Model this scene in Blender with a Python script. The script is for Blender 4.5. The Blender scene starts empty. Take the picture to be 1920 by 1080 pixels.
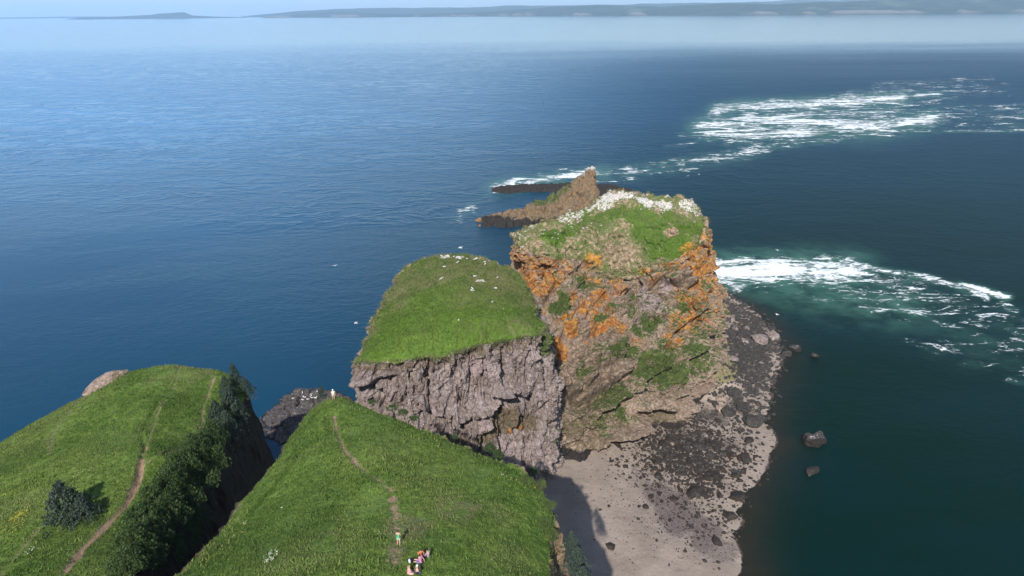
import bpy, math, random
import numpy as np
random.seed(7); RNG = np.random.default_rng(7)
SC = bpy.context.scene
COL = SC.collection
R_ = math.radians

# ---------------------------------------------------------------- camera, sky, sun, exposure
CAM_H = 110.0; FPX = 1280.0; PITCH = R_(22.2); ROLL = R_(-0.6)
cam = bpy.data.cameras.new('camera'); camo = bpy.data.objects.new('camera', cam); COL.objects.link(camo)
cam.sensor_width = 36.0; cam.lens = 24.0; cam.clip_start = 0.5; cam.clip_end = 150000
from mathutils import Matrix, Vector
fwd = Vector((0, math.cos(PITCH), -math.sin(PITCH))); upv = Vector((0, math.sin(PITCH), math.cos(PITCH))); rt = Vector((1, 0, 0))
# picture axes (u, v) -> u2 = u cos - v sin, v2 = u sin + v cos
ax = rt*math.cos(ROLL) + upv*math.sin(ROLL); ay = -rt*math.sin(ROLL) + upv*math.cos(ROLL)
M = Matrix.Identity(4)
for i in range(3):
    M[i][0] = ax[i]; M[i][1] = ay[i]; M[i][2] = -fwd[i]
M[2][3] = CAM_H
camo.matrix_world = M
SC.camera = camo

SUN_TO = Vector((-14, -76, 61)).normalized()
SUN_EL = math.asin(SUN_TO.z); SUN_ROT = math.atan2(SUN_TO.x, SUN_TO.y)
w = bpy.data.worlds.new('World'); SC.world = w; w.use_nodes = True
wn = w.node_tree.nodes; wl = w.node_tree.links
bg = wn['Background']; bg.inputs[1].default_value = 0.13
sky = wn.new('ShaderNodeTexSky'); sky.sky_type = 'NISHITA'; sky.sun_disc = False
sky.sun_elevation = SUN_EL; sky.sun_rotation = SUN_ROT; sky.altitude = 100
sky.air_density = 1.0; sky.dust_density = 1.0; sky.ozone_density = 3.0
wl.new(sky.outputs[0], bg.inputs[0])
sun = bpy.data.lights.new('sun', 'SUN'); sun.energy = 5.0; sun.angle = R_(0.5); sun.color = (1.0, 0.955, 0.89)
suno = bpy.data.objects.new('sun', sun); COL.objects.link(suno)
suno.rotation_euler = SUN_TO.to_track_quat('Z', 'Y').to_euler(); suno.location = (0, 0, 200)
vs = SC.view_settings; vs.view_transform = 'Standard'; vs.look = 'None'; vs.gamma = 1; vs.exposure = 0.40; vs.use_curve_mapping = False
SC.cycles.use_denoising = True
SC.cycles.max_bounces = 6; SC.cycles.volume_bounces = 1; SC.cycles.transparent_max_bounces = 16
SC.cycles.sample_clamp_indirect = 6

# ---------------------------------------------------------------- picture -> place helpers
cP, sP, cR, sR = math.cos(PITCH), math.sin(PITCH), math.cos(ROLL), math.sin(ROLL)
def ray(px, py):
    u = (px-960)/FPX; v = (540-py)/FPX
    u, v = u*cR-v*sR, u*sR+v*cR
    return np.array([u, cP+v*sP, -sP+v*cP])
def at(px, py, z):
    d = ray(px, py); t = (z-CAM_H)/d[2]
    return np.array([d[0]*t, d[1]*t, z])
def atY(px, py, Y):
    d = ray(px, py); t = Y/d[1]
    return np.array([d[0]*t, Y, CAM_H+d[2]*t])

# ---------------------------------------------------------------- noise
def _hash(ix, iy, iz, seed):
    h = (ix.astype(np.int64)*374761393 + iy.astype(np.int64)*668265263 + iz.astype(np.int64)*2147483647 + seed*144665) & 0xFFFFFFFF
    h = ((h ^ (h >> 13))*1274126177) & 0xFFFFFFFF
    h = ((h ^ (h >> 16))*2246822519) & 0xFFFFFFFF
    return (h ^ (h >> 15)) & 0xFFFFFFFF
def _h01(ix, iy, iz, seed): return (_hash(ix, iy, iz, seed) & 0xFFFFFF)/float(0xFFFFFF)
def vnoise(p, seed=0):
    i = np.floor(p); f = p-i; f = f*f*f*(f*(f*6-15)+10)
    ix, iy, iz = i[:, 0], i[:, 1], i[:, 2]
    out = 0
    for a in (0, 1):
        wa = f[:, 0] if a else 1-f[:, 0]
        for b in (0, 1):
            wb = f[:, 1] if b else 1-f[:, 1]
            for c in (0, 1):
                wc = f[:, 2] if c else 1-f[:, 2]
                out = out + wa*wb*wc*_h01(ix+a, iy+b, iz+c, seed)
    return out*2-1
ROTM = np.array([[0.8, 0.6, 0.0], [-0.48, 0.64, 0.6], [0.36, -0.48, 0.8]])
def fbm(p, scale, octs=4, gain=0.5, seed=0):
    q = p/scale; s = 0; a = 1.0; t = 0
    for o in range(octs):
        s = s+a*vnoise(q, seed+o*17); t += a; a *= gain; q = (q@ROTM.T)*2.03+11.3
    return s/t
def worley(p, scale, seed=0, slant=1.0):
    """blocky facets: value per nearest cell plus a tilted plane in it; second value is the distance to the cell border"""
    q = p/scale; i = np.floor(q-0.5)
    best = np.full(len(q), 1e9); best2 = np.full(len(q), 1e9); val = np.zeros(len(q))
    for a in (0, 1):
        for b in (0, 1):
            for c in (0, 1):
                ix, iy, iz = i[:, 0]+a, i[:, 1]+b, i[:, 2]+c
                fx = ix+0.5+(_h01(ix, iy, iz, seed+1)-0.5)*0.8
                fy = iy+0.5+(_h01(ix, iy, iz, seed+2)-0.5)*0.8
                fz = iz+0.5+(_h01(ix, iy, iz, seed+3)-0.5)*0.8
                dx, dy, dz = q[:, 0]-fx, q[:, 1]-fy, q[:, 2]-fz
                d = dx*dx+dy*dy+dz*dz
                gx = _h01(ix, iy, iz, seed+4)-0.5; gy = _h01(ix, iy, iz, seed+5)-0.5; gz = _h01(ix, iy, iz, seed+6)-0.5
                v = (_h01(ix, iy, iz, seed+7)-0.5)*1.4+slant*2*(gx*dx+gy*dy+gz*dz)
                m = d < best
                best2 = np.where(m, best, np.minimum(best2, d))
                val = np.where(m, v, val); best = np.where(m, d, best)
    return val, np.sqrt(best2)-np.sqrt(best)
def sstep(a, b, x):
    t = np.clip((x-a)/(b-a), 0, 1); return t*t*(3-2*t)

# ---------------------------------------------------------------- interpolation and polygons
def rbf(pts, vals, q, reg=1e-3):
    pts = np.asarray(pts, float); vals = np.asarray(vals, float); n, d = pts.shape
    D = np.linalg.norm(pts[:, None]-pts[None], axis=2)
    A = np.zeros((n+d+1, n+d+1)); A[:n, :n] = D+np.eye(n)*reg*0; A[:n, n] = 1; A[:n, n+1:] = pts
    A[n, :n] = 1; A[n+1:, :n] = pts.T
    A[:n, :n] -= np.eye(n)*reg
    b = np.concatenate([vals, np.zeros(d+1)])
    cf = np.linalg.lstsq(A, b, rcond=None)[0]
    out = np.empty(len(q))
    for s in range(0, len(q), 40000):
        e = q[s:s+40000]
        out[s:s+40000] = np.linalg.norm(e[:, None]-pts[None], axis=2)@cf[:n]+cf[n]+e@cf[n+1:]
    return out
def poly_sd(poly, x, y):
    """signed distance in plan, positive outside"""
    poly = np.asarray(poly, float)[:, :2]; n = len(poly)
    best = np.full(x.shape, 1e18); inside = np.zeros(x.shape, bool)
    for i in range(n):
        a = poly[i]; b = poly[(i+1) % n]; e = b-a
        wx, wy = x-a[0], y-a[1]
        t = np.clip((wx*e[0]+wy*e[1])/max(e@e, 1e-9), 0, 1)
        best = np.minimum(best, (wx-e[0]*t)**2+(wy-e[1]*t)**2)
        c = ((a[1] > y) != (b[1] > y)) & (x < (b[0]-a[0])*(y-a[1])/(b[1]-a[1]+1e-12)+a[0])
        inside ^= c
    d = np.sqrt(best)
    return np.where(inside, -d, d)
def line_d(pts, x, y):
    pts = np.asarray(pts, float); best = np.full(x.shape, 1e18)
    for a, b in zip(pts[:-1], pts[1:]):
        e = b[:2]-a[:2]; wx, wy = x-a[0], y-a[1]
        t = np.clip((wx*e[0]+wy*e[1])/max(e@e, 1e-9), 0, 1)
        best = np.minimum(best, (wx-e[0]*t)**2+(wy-e[1]*t)**2)
    return np.sqrt(best)
def line_d3(pts, P):
    pts = np.asarray(pts, float); best = np.full(len(P), 1e18)
    for a, b in zip(pts[:-1], pts[1:]):
        e = b-a; W = P-a
        t = np.clip((W@e)/(e@e), 0, 1)
        best = np.minimum(best, ((W-t[:, None]*e)**2).sum(1))
    return np.sqrt(best)

# ---------------------------------------------------------------- mesh helpers
def tag(o, label=None, cat=None, group=None, kind=None):
    if label: o['label'] = label
    if cat: o['category'] = cat
    if group: o['group'] = group
    if kind: o['kind'] = kind
    return o
def empty(name, loc=(0, 0, 0), rz=0.0):
    o = bpy.data.objects.new(name, None); COL.objects.link(o); o.location = loc; o.rotation_euler = (0, 0, rz); return o
def link(name, me, parent=None):
    o = bpy.data.objects.new(name, me); COL.objects.link(o)
    if parent is not None: o.parent = parent
    return o
def mesh_np(name, V, F, mat=None, smooth=False, attrs=None):
    """V (n,3), F (m,k) with k the same for all faces"""
    V = np.asarray(V, np.float32); F = np.asarray(F, np.int32); k = F.shape[1]
    me = bpy.data.meshes.new(name)
    me.vertices.add(len(V)); me.vertices.foreach_set('co', V.ravel())
    me.loops.add(F.size); me.loops.foreach_set('vertex_index', F.ravel())
    me.polygons.add(len(F)); me.polygons.foreach_set('loop_start', np.arange(0, F.size, k, dtype=np.int32))
    me.polygons.foreach_set('loop_total', np.full(len(F), k, np.int32))
    me.update(calc_edges=True); me.validate()
    me.polygons.foreach_set('use_smooth', np.full(len(me.polygons), smooth, bool))
    for a, v in (attrs or {}).items():
        at_ = me.attributes.new(a, 'FLOAT', 'POINT'); at_.data.foreach_set('value', np.asarray(v, np.float32))
    if mat: me.materials.append(mat)
    return me
def grid_faces(nr, nc, wrap=False, keep=None):
    r = np.arange(nr-1); c = np.arange(nc if wrap else nc-1)
    R, Cc = np.meshgrid(r, c, indexing='ij'); C2 = (Cc+1) % nc
    F = np.stack([R*nc+Cc, R*nc+C2, (R+1)*nc+C2, (R+1)*nc+Cc], -1).reshape(-1, 4)
    if keep is not None: F = F[keep.reshape(-1)]
    return F
def compact(V, F, attrs):
    used = np.unique(F); m = np.full(len(V), -1); m[used] = np.arange(len(used))
    return V[used], m[F], {k: v[used] for k, v in attrs.items()}
def grid_normals(P, wrap=False):
    if wrap:
        du = np.roll(P, -1, 1)-np.roll(P, 1, 1)
    else:
        du = np.gradient(P, axis=1)
    dv = np.gradient(P, axis=0)
    N = np.cross(du, dv); L = np.linalg.norm(N, axis=2, keepdims=True); L[L < 1e-9] = 1
    return N/L

# ---------------------------------------------------------------- node helpers
class NT:
    def __init__(s, name):
        s.m = bpy.data.materials.new(name); s.m.use_nodes = True; s.t = s.m.node_tree; s.n = s.t.nodes; s.l = s.t.links
        s.b = s.n['Principled BSDF']; s.out = s.n['Material Output']
        g = s.n.new('ShaderNodeNewGeometry'); s.pos = g.outputs['Position']; s.nor = g.outputs['Normal']
    def put(s, sock, v):
        if hasattr(v, 'is_output') or hasattr(v, 'links'): s.l.new(v, sock)
        elif isinstance(v, (tuple, list)):
            sock.default_value = tuple(v) if len(v) == len(sock.default_value) else tuple(v)+(1,)
        else: sock.default_value = v
    def attr(s, name):
        a = s.n.new('ShaderNodeAttribute'); a.attribute_name = name; return a.outputs['Fac']
    def math(s, op, a, b=0.0, c=0.0, clamp=False):
        n = s.n.new('ShaderNodeMath'); n.operation = op; n.use_clamp = clamp
        s.put(n.inputs[0], a); s.put(n.inputs[1], b); s.put(n.inputs[2], c); return n.outputs[0]
    def noise(s, scale, detail=4, rough=0.55, vec=None, dist=0.0, lac=2.0):
        n = s.n.new('ShaderNodeTexNoise'); n.inputs['Scale'].default_value = scale; n.inputs['Detail'].default_value = detail
        n.inputs['Roughness'].default_value = rough; n.inputs['Distortion'].default_value = dist; n.inputs['Lacunarity'].default_value = lac
        s.l.new(vec if vec is not None else s.pos, n.inputs['Vector']); return n.outputs['Fac']
    def voro(s, scale, vec=None, feature='F1', out='Distance', rnd=1.0):
        n = s.n.new('ShaderNodeTexVoronoi'); n.feature = feature; n.inputs['Scale'].default_value = scale
        n.inputs['Randomness'].default_value = rnd
        s.l.new(vec if vec is not None else s.pos, n.inputs['Vector']); return n.outputs[out]
    def scale(s, v, xyz, rot=(0, 0, 0)):
        n = s.n.new('ShaderNodeMapping'); s.l.new(v, n.inputs[0]); n.inputs['Scale'].default_value = xyz; n.inputs['Rotation'].default_value = rot; return n.outputs[0]
    def ss(s, v, a, b, lo=0.0, hi=1.0, kind='SMOOTHSTEP'):
        n = s.n.new('ShaderNodeMapRange'); n.interpolation_type = kind
        s.put(n.inputs[0], v); s.put(n.inputs[1], a); s.put(n.inputs[2], b); s.put(n.inputs[3], lo); s.put(n.inputs[4], hi); return n.outputs[0]
    def mix(s, f, a, b, blend='MIX'):
        n = s.n.new('ShaderNodeMix'); n.data_type = 'RGBA'; n.blend_type = blend
        s.put(n.inputs[0], f); s.put(n.inputs[6], a); s.put(n.inputs[7], b); return n.outputs[2]
    def bump(s, h, dist, strength=1.0, prev=None):
        n = s.n.new('ShaderNodeBump'); n.inputs['Distance'].default_value = dist; n.inputs['Strength'].default_value = strength
        s.l.new(h, n.inputs['Height'])
        if prev is not None: s.l.new(prev, n.inputs['Normal'])
        return n.outputs[0]
    def fin(s, col, rough=0.9, spec=0.2, normal=None):
        s.put(s.b.inputs['Base Color'], col); s.put(s.b.inputs['Roughness'], rough); s.b.inputs['Specular IOR Level'].default_value = spec
        if normal is not None: s.l.new(normal, s.b.inputs['Normal'])
        return s.m
def plain(name, col, rough=0.8, spec=0.3, var=0.15, vs_=6.0):
    t = NT(name); n = t.noise(vs_, 3)
    c2 = tuple(x*(1-var*2) for x in col)
    return t.fin(t.mix(n, c2, tuple(min(1, x*(1+var)) for x in col)), rough, spec)

def grass_colour(t, lush=1.0):
    """mottled turf: yellow-green to deep green patches with straw, in world space"""
    big = t.noise(0.045, 3, 0.6); mid = t.noise(0.32, 5, 0.65); fine = t.noise(2.6, 4, 0.7)
    c = t.mix(t.ss(mid, 0.35, 0.68), (0.064, 0.122, 0.016), (0.134, 0.205, 0.034))
    c = t.mix(t.ss(big, 0.38, 0.62), c, t.mix(0.6, c, (0.150, 0.200, 0.042)))
    c = t.mix(t.ss(fine, 0.3, 0.75, 0, 0.75), c, t.mix(0.6, c, (0.190, 0.250, 0.070)))
    c = t.mix(t.ss(t.noise(1.3, 5, 0.75), 0.58, 0.40, 0, 0.55), c, (0.034, 0.074, 0.011))
    return c

# rock masks painted as vertex attributes: grass lichen guano pale dirt wet
def rock_mat(name, base_a, base_b, base_c, crack=1.0, vstretch=0.5):
    t = NT(name)
    n1 = t.noise(0.16, 5, 0.6); n2 = t.noise(0.9, 6, 0.7); n3 = t.noise(5.0, 4, 0.7)
    sv = t.scale(t.pos, (1, 1, vstretch)); vn = t.noise(1.1, 5, 0.7, vec=sv, dist=0.6)
    c = t.mix(t.ss(n1, 0.35, 0.65), base_a, base_b)
    c = t.mix(t.ss(vn, 0.45, 0.7), c, base_c)
    c = t.mix(t.ss(n2, 0.52, 0.36, 0, 0.7), c, t.mix(1.0, c, (0.30, 0.26, 0.25), 'MULTIPLY'))
    c = t.mix(t.ss(t.noise(0.35, 5, 0.7, vec=sv, dist=1.0), 0.54, 0.42, 0, 0.5), c, t.mix(1.0, c, (0.55, 0.50, 0.42), 'MULTIPLY'))
    c = t.mix(t.ss(n3, 0.35, 0.7, 0, 0.5), c, t.mix(0.5, c, (0.45, 0.42, 0.38)))
    edge = t.voro(0.75, vec=t.scale(t.pos, (1, 1, 0.6)), feature='DISTANCE_TO_EDGE')
    c = t.mix(t.math('MULTIPLY', t.ss(edge, 0.05, 0.0, 0, 0.4*crack), t.ss(n1, 0.45, 0.6)), c, (0.05, 0.04, 0.035))
    wob = t.math('SUBTRACT', t.noise(0.7, 5, 0.75), 0.5); wob2 = t.math('SUBTRACT', t.noise(2.4, 4, 0.7), 0.5)
    def m(name_, lo=0.4, hi=0.6, k=1.2, k2=0.6):
        v = t.math('ADD', t.attr(name_), t.math('ADD', t.math('MULTIPLY', wob, k), t.math('MULTIPLY', wob2, k2)))
        a0 = t.math('GREATER_THAN', t.attr(name_), 0.02)
        return t.math('MULTIPLY', t.ss(v, lo, hi), a0)
    pale = t.mix(n2, (0.33, 0.24, 0.23), (0.44, 0.36, 0.35))
    c = t.mix(m('pale'), c, pale)
    dirt = t.mix(n2, (0.13, 0.095, 0.055), (0.24, 0.19, 0.125))
    c = t.mix(m('dirt'), c, dirt)
    lich = t.mix(t.ss(t.noise(0.55, 5, 0.7), 0.4, 0.62), (0.42, 0.135, 0.022), (0.62, 0.31, 0.045))
    lich = t.mix(t.ss(n2, 0.54, 0.38, 0, 0.7), lich, (0.16, 0.075, 0.04))
    c = t.mix(t.math('MULTIPLY', m('lichen', 0.28, 0.66, 2.0, 1.8), 0.93), c, lich)
    gr = t.mix(t.ss(n2, 0.4, 0.65), (0.035, 0.07, 0.012), (0.10, 0.135, 0.03))
    gr = t.mix(t.ss(n3, 0.4, 0.7, 0, 0.6), gr, (0.15, 0.16, 0.06))
    c = t.mix(m('grass', 0.32, 0.66, 1.7, 1.6), c, gr)
    gu = t.mix(t.ss(n3, 0.35, 0.65), (0.34, 0.29, 0.27), (0.72, 0.67, 0.65))
    c = t.mix(m('guano', 0.40, 0.70, 1.3, 2.0), c, gu)
    wetc = t.mix(n2, (0.020, 0.017, 0.015), (0.055, 0.045, 0.04))
    c = t.mix(m('wet', 0.4, 0.6, 0.8, 0.4), c, wetc)
    h = t.math('ADD', t.math('MULTIPLY', n2, 0.6), t.math('MULTIPLY', n3, 0.25))
    h = t.math('ADD', h, t.ss(edge, 0.0, 0.10, 0, 0.12))
    return t.fin(c, 0.9, 0.2, t.bump(h, 1.7, 1.0))
M_CLIFF = rock_mat('grey_pink_basalt', (0.23, 0.170, 0.150), (0.35, 0.275, 0.255), (0.50, 0.42, 0.40), 1.0, 0.35)
M_STACK = rock_mat('brown_basalt', (0.27, 0.175, 0.115), (0.39, 0.285, 0.20), (0.45, 0.35, 0.28), 0.9, 0.8)
M_FAR = rock_mat('ochre_basalt', (0.17, 0.115, 0.06), (0.25, 0.17, 0.09), (0.13, 0.09, 0.07), 0.6, 0.8)
M_BLACK = rock_mat('black_wet_basalt', (0.014, 0.012, 0.011), (0.032, 0.026, 0.024), (0.065, 0.053, 0.049), 0.6, 1.0)
M_TAN = rock_mat('pale_pink_rock', (0.42, 0.30, 0.24), (0.50, 0.38, 0.31), (0.36, 0.26, 0.21), 0.6, 1.0)
M_SHELF = rock_mat('purple_shelf_rock', (0.05, 0.040, 0.040), (0.085, 0.068, 0.07), (0.16, 0.13, 0.135), 0.8, 1.0)

def turf_mat(name, straw=0.0, bright=0.0):
    t = NT(name); c = grass_colour(t)
    if bright: c = t.mix(t.ss(t.noise(0.09, 3), 0.35, 0.6, bright*0.4, bright), c, t.mix(t.noise(0.8, 5, 0.7), (0.040, 0.095, 0.006), (0.085, 0.160, 0.012)))
    n2 = t.noise(0.8, 5, 0.7); n3 = t.noise(4.0, 4, 0.7)
    wob = t.math('ADD', t.math('MULTIPLY', t.math('SUBTRACT', n2, 0.5), 1.2), t.math('MULTIPLY', t.math('SUBTRACT', n3, 0.5), 0.7))
    def m(nm, lo=0.42, hi=0.6):
        return t.math('MULTIPLY', t.ss(t.math('ADD', t.attr(nm), wob), lo, hi), t.math('GREATER_THAN', t.attr(nm), 0.02))
    c = t.mix(t.math('MULTIPLY', t.attr('deep'), 0.75), c, t.mix(n2, (0.020, 0.048, 0.006), (0.045, 0.090, 0.012)))
    c = t.mix(t.math('MULTIPLY', m('straw'), 0.7), c, t.mix(n3, (0.105, 0.115, 0.045), (0.20, 0.185, 0.10)))
    c = t.mix(t.math('MULTIPLY', t.attr('light'), 0.8), c, t.mix(n3, (0.11, 0.175, 0.04), (0.17, 0.24, 0.07)))
    c = t.mix(m('pathd'), c, t.mix(n3, (0.20, 0.13, 0.075), (0.36, 0.25, 0.17)))
    c = t.mix(m('earth'), c, t.mix(n2, (0.13, 0.09, 0.06), (0.30, 0.23, 0.19)))
    c = t.mix(m('rock'), c, t.mix(t.ss(n2, 0.35, 0.65), (0.13, 0.09, 0.055), (0.36, 0.265, 0.18)))
    c = t.mix(t.math('MULTIPLY', m('lichen', 0.4, 0.9), 0.8), c, t.mix(n2, (0.40, 0.13, 0.022), (0.58, 0.29, 0.045)))
    c = t.mix(t.ss(t.attr('dark'), 0.2, 0.7), c, t.mix(n2, (0.024, 0.019, 0.015), (0.085, 0.062, 0.045)))  # gully-side rock colour darkened, shade put into the colour
    c = t.mix(m('guano', 0.45, 0.6), c, t.mix(t.ss(n3, 0.35, 0.65), (0.34, 0.30, 0.25), (0.70, 0.66, 0.62)))
    h = t.math('ADD', t.math('MULTIPLY', t.noise(1.2, 5, 0.75), 1.0), t.math('MULTIPLY', n3, 0.35))
    return t.fin(c, 0.95, 0.12, t.bump(h, 0.7, 0.8))
M_TURF = turf_mat('meadow_turf')
M_TURF2 = turf_mat('stack_turf', bright=0.7)
TURF_A = ('dark', 'lichen', 'deep', 'straw', 'light', 'pathd', 'earth', 'rock', 'guano')
ROCK_A = ('pale', 'dirt', 'lichen', 'grass', 'guano', 'wet')
def blank(names, n): return {k: np.zeros(n) for k in names}

# ================================================================ SEA
SHORE_PX = [(1392, 1080), (1388, 1040), (1380, 1000), (1402, 940), (1430, 890), (1455, 830), (1440, 780), (1452, 720), (1470, 665), (1450, 615), (1400, 570), (1345, 545)]
SHORE = [at(a, b, 0)[:2] for a, b in SHORE_PX]
BEACH_POLY = SHORE+[np.array(p) for p in [(78, 272), (50, 275), (-10, 200), (-14, 120), (-10, 40), (8, 0), (30, -60), (62, -60), (54, 0), (50, 60), (46, 90)]]

def spaced(segs):
    out = []
    for a, b, s in segs:
        n = max(1, int(round(abs(b-a)/s))); out += list(np.linspace(a, b, n, endpoint=False))
    return np.array(out+[segs[-1][1]])
gx = spaced([(-40000, -5000, 5000), (-5000, -800, 600), (-800, -120, 40), (-120, 0, 8), (0, 260, 1.6), (260, 600, 10), (600, 3000, 240), (3000, 40000, 4000)])
gy = spaced([(-20000, -1000, 4000), (-1000, 0, 200), (0, 90, 10), (90, 330, 1.6), (330, 1200, 15), (1200, 4000, 200), (4000, 40000, 3000)])
X, Y = np.meshgrid(gx, gy)
FOAM_LINES = {   # picture polylines: (points, half height in rows, strength)
 'far': [([(1345, 207), (1380, 200), (1440, 198), (1520, 194), (1600, 190), (1690, 184)], 8.5, 1.1),
         ([(1318, 236), (1380, 232), (1450, 228), (1540, 232), (1620, 240), (1665, 236), (1740, 222)], 12, 1.05),
         ([(1330, 248), (1420, 250), (1500, 248), (1600, 243), (1650, 240)], 9, 0.95),
         ([(1400, 215), (1480, 217), (1560, 214), (1680, 208)], 9, 0.78), ([(1370, 262), (1440, 258), (1520, 252)], 7, 0.72), ([(1700, 205), (1800, 225), (1880, 236)], 12, 0.36), ([(1640, 170), (1750, 168), (1880, 165)], 10, 0.34),
         ([(1380, 290), (1440, 275), (1500, 266), (1560, 262), (1620, 250)], 6, 0.72),
         ([(1430, 205), (1500, 222), (1580, 226), (1650, 215)], 12, 0.62), ([(1115, 330), (1180, 322), (1240, 312), (1300, 303), (1380, 292), (1430, 278)], 9, 0.66), ([(1150, 340), (1230, 325), (1300, 318)], 5, 0.5),
         ([(1600, 200), (1700, 197), (1760, 190), (1790, 184)], 5, 0.42), ([(1720, 178), (1760, 177)], 5, 0.8),
         ([(1640, 160), (1760, 152), (1860, 148)], 5, 0.40), ([(1560, 180), (1600, 172), (1640, 168)], 4, 0.40),
         ([(1770, 200), (1850, 205), (1920, 203), (1980, 200)], 7, 0.47), ([(1760, 217), (1850, 222), (1920, 218), (1980, 218)], 7, 0.47),
         ([(1660, 243), (1740, 245), (1820, 246), (1920, 244), (1990, 246)], 2.2, 0.75), ([(1880, 232), (1930, 236)], 7, 0.5),
         ([(1275, 250), (1330, 262)], 5, 0.46), ([(1250, 275), (1300, 270)], 3, 0.5)],
 'reef': [([(932, 353), (960, 345), (1000, 340), (1050, 334), (1095, 327), (1130, 322)], 8, 1.0), ([(930, 353), (950, 357), (985, 353)], 4, 0.9),
          ([(1010, 325), (1060, 318)], 2, 0.5), ([(864, 414), (860, 406), (866, 396), (884, 388), (888, 396)], 5, 0.60)],
 'race': [([(1325, 510), (1400, 510), (1470, 508), (1530, 508), (1580, 510)], 21, 1.2), ([(1325, 495), (1400, 490), (1480, 491), (1560, 494), (1600, 500)], 4, 1.0),
          ([(1580, 510), (1640, 525), (1700, 535)], 14, 0.62), ([(1560, 500), (1620, 502), (1680, 512), (1740, 522), (1800, 538), (1830, 548)], 5, 0.78), ([(1700, 590), (1780, 575), (1880, 600), (1925, 640)], 16, 0.40), ([(1760, 650), (1850, 640), (1925, 690)], 14, 0.38),
          ([(1800, 534), (1830, 540), (1860, 549), (1888, 558)], 4, 1.05), ([(1835, 548), (1850, 560)], 4, 0.6), ([(1880, 570), (1900, 585)], 6, 0.5),
          ([(1540, 545), (1620, 552), (1700, 560), (1760, 565)], 14, 0.40), ([(1640, 530), (1720, 545), (1800, 565)], 10, 0.45),
          ([(1740, 600), (1800, 615)], 5, 0.55), ([(1700, 640), (1780, 650)], 6, 0.36), ([(1780, 640), (1900, 660)], 12, 0.34),
          ([(1810, 680), (1900, 690)], 6, 0.42), ([(1620, 580), (1720, 590)], 8, 0.36), ([(1330, 540), (1400, 545)], 3, 0.5), ([(1860, 600), (1920, 620)], 10, 0.38),
          ([(1800, 605), (1850, 612)], 4, 0.5), ([(1890, 712), (1930, 720)], 4, 0.5)]}
def foam_field(lines, X, Y):
    out = np.zeros(X.shape)
    for pts, hh, st in lines:
        pts = np.array(pts, float); S = []
        for a, b in zip(pts[:-1], pts[1:]):
            n = max(2, int(np.linalg.norm(b-a)/max(4, hh))); S += [a+(b-a)*k/n for k in range(n)]
        S.append(pts[-1])
        for q in S:
            c = at(q[0], q[1], 0); up_ = at(q[0], q[1]-hh, 0); ri = at(q[0]+hh*1.6, q[1], 0)
            wy = up_[1]-c[1]; wx = ri[0]-c[0]
            sl = c[0]/c[1]
            dy = (Y-c[1])/wy; dx = ((X-c[0])-sl*(Y-c[1]))/wx
            out = np.maximum(out, st*np.exp(-(dx*dx+dy*dy)*0.75))
    return out
wash = np.zeros(X.shape)
for k, ls in FOAM_LINES.items():
    ls2 = [(p, h*1.9, s) for p, h, s in ls]
    wash = np.maximum(wash, foam_field(ls2, X, Y))
wash = np.maximum(wash, foam_field([([(1400, 520), (1500, 540), (1600, 560), (1700, 575)], 40, 0.8), ([(1600, 560), (1750, 600), (1850, 640)], 45, 0.45)], X, Y))
sdS = poly_sd(BEACH_POLY, X, Y)
shal = np.where((X > -20) & (Y > 60) & (Y < 300), np.exp(-np.maximum(sdS+2.0*fbm(np.stack([X.ravel(), Y.ravel(), 0*X.ravel()], -1), 9, 4, seed=9).reshape(X.shape), 0)/8.5), 0)
V = np.stack([X, Y, np.zeros_like(X)], -1).reshape(-1, 3)
t = NT('sea_water')
P2 = t.pos
sep = t.n.new('ShaderNodeSeparateXYZ'); t.l.new(t.pos, sep.inputs[0])
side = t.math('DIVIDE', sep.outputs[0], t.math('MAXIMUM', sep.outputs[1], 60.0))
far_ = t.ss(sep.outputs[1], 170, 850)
body = t.mix(t.ss(side, -0.5, 0.35), (0.003, 0.040, 0.080), (0.0008, 0.013, 0.0085))  # bluer to the left: difference in reflected sky painted into the water colour
body_far = t.mix(t.ss(side, -0.75, 0.45), (0.040, 0.190, 0.400), (0.002, 0.030, 0.062))  # brighter far left, sky reflection and haze put into the colour
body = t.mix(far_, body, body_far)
patch = t.noise(0.012, 4, 0.6, vec=t.scale(t.pos, (0.6, 1.6, 1)))
body = t.mix(t.ss(patch, 0.35, 0.65, 0.0, 0.35), body, t.mix(0.5, body, (0.004, 0.03, 0.06)))
wsh = t.math('MULTIPLY', t.attr('wash'), t.ss(t.noise(0.10, 5, 0.65), 0.25, 0.65, 0.35, 1.0))
body = t.mix(t.ss(wsh, 0.08, 1.0, 0, 0.62), body, (0.065, 0.175, 0.125))
seabed = t.mix(t.noise(0.25, 5, 0.7), (0.014, 0.013, 0.009), (0.032, 0.027, 0.018))
body = t.mix(t.ss(t.attr('shallow'), 0.12, 0.95, 0, 0.85), body, seabed)
w1 = t.noise(0.42, 6, 0.7, vec=t.scale(t.pos, (0.7, 1.2, 1), (0, 0, 0.25)), dist=0.6)
w2 = t.noise(0.06, 5, 0.65, vec=t.scale(t.pos, (0.8, 1.2, 1), (0, 0, -0.35)), dist=0.5)
edge_ = t.math('ADD', sep.outputs[1], t.math('MULTIPLY', t.math('SUBTRACT', t.noise(0.0022, 4, 0.6, vec=t.scale(t.pos, (0.35, 1, 1))), 0.5), 900))
calm = t.math('MULTIPLY', t.math('MULTIPLY', t.ss(edge_, 1100, 2900, 1.0, 0.14), t.ss(side, -0.6, 0.35, 0.60, 1.0)), t.ss(sep.outputs[1], 140, 420, 0.45, 1.0))
gust = t.ss(t.noise(0.004, 3, 0.6, vec=t.scale(t.pos, (0.35, 1.6, 1), (0, 0, 0.2)), dist=1.0), 0.36, 0.64, 0.25, 1.15)
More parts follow.
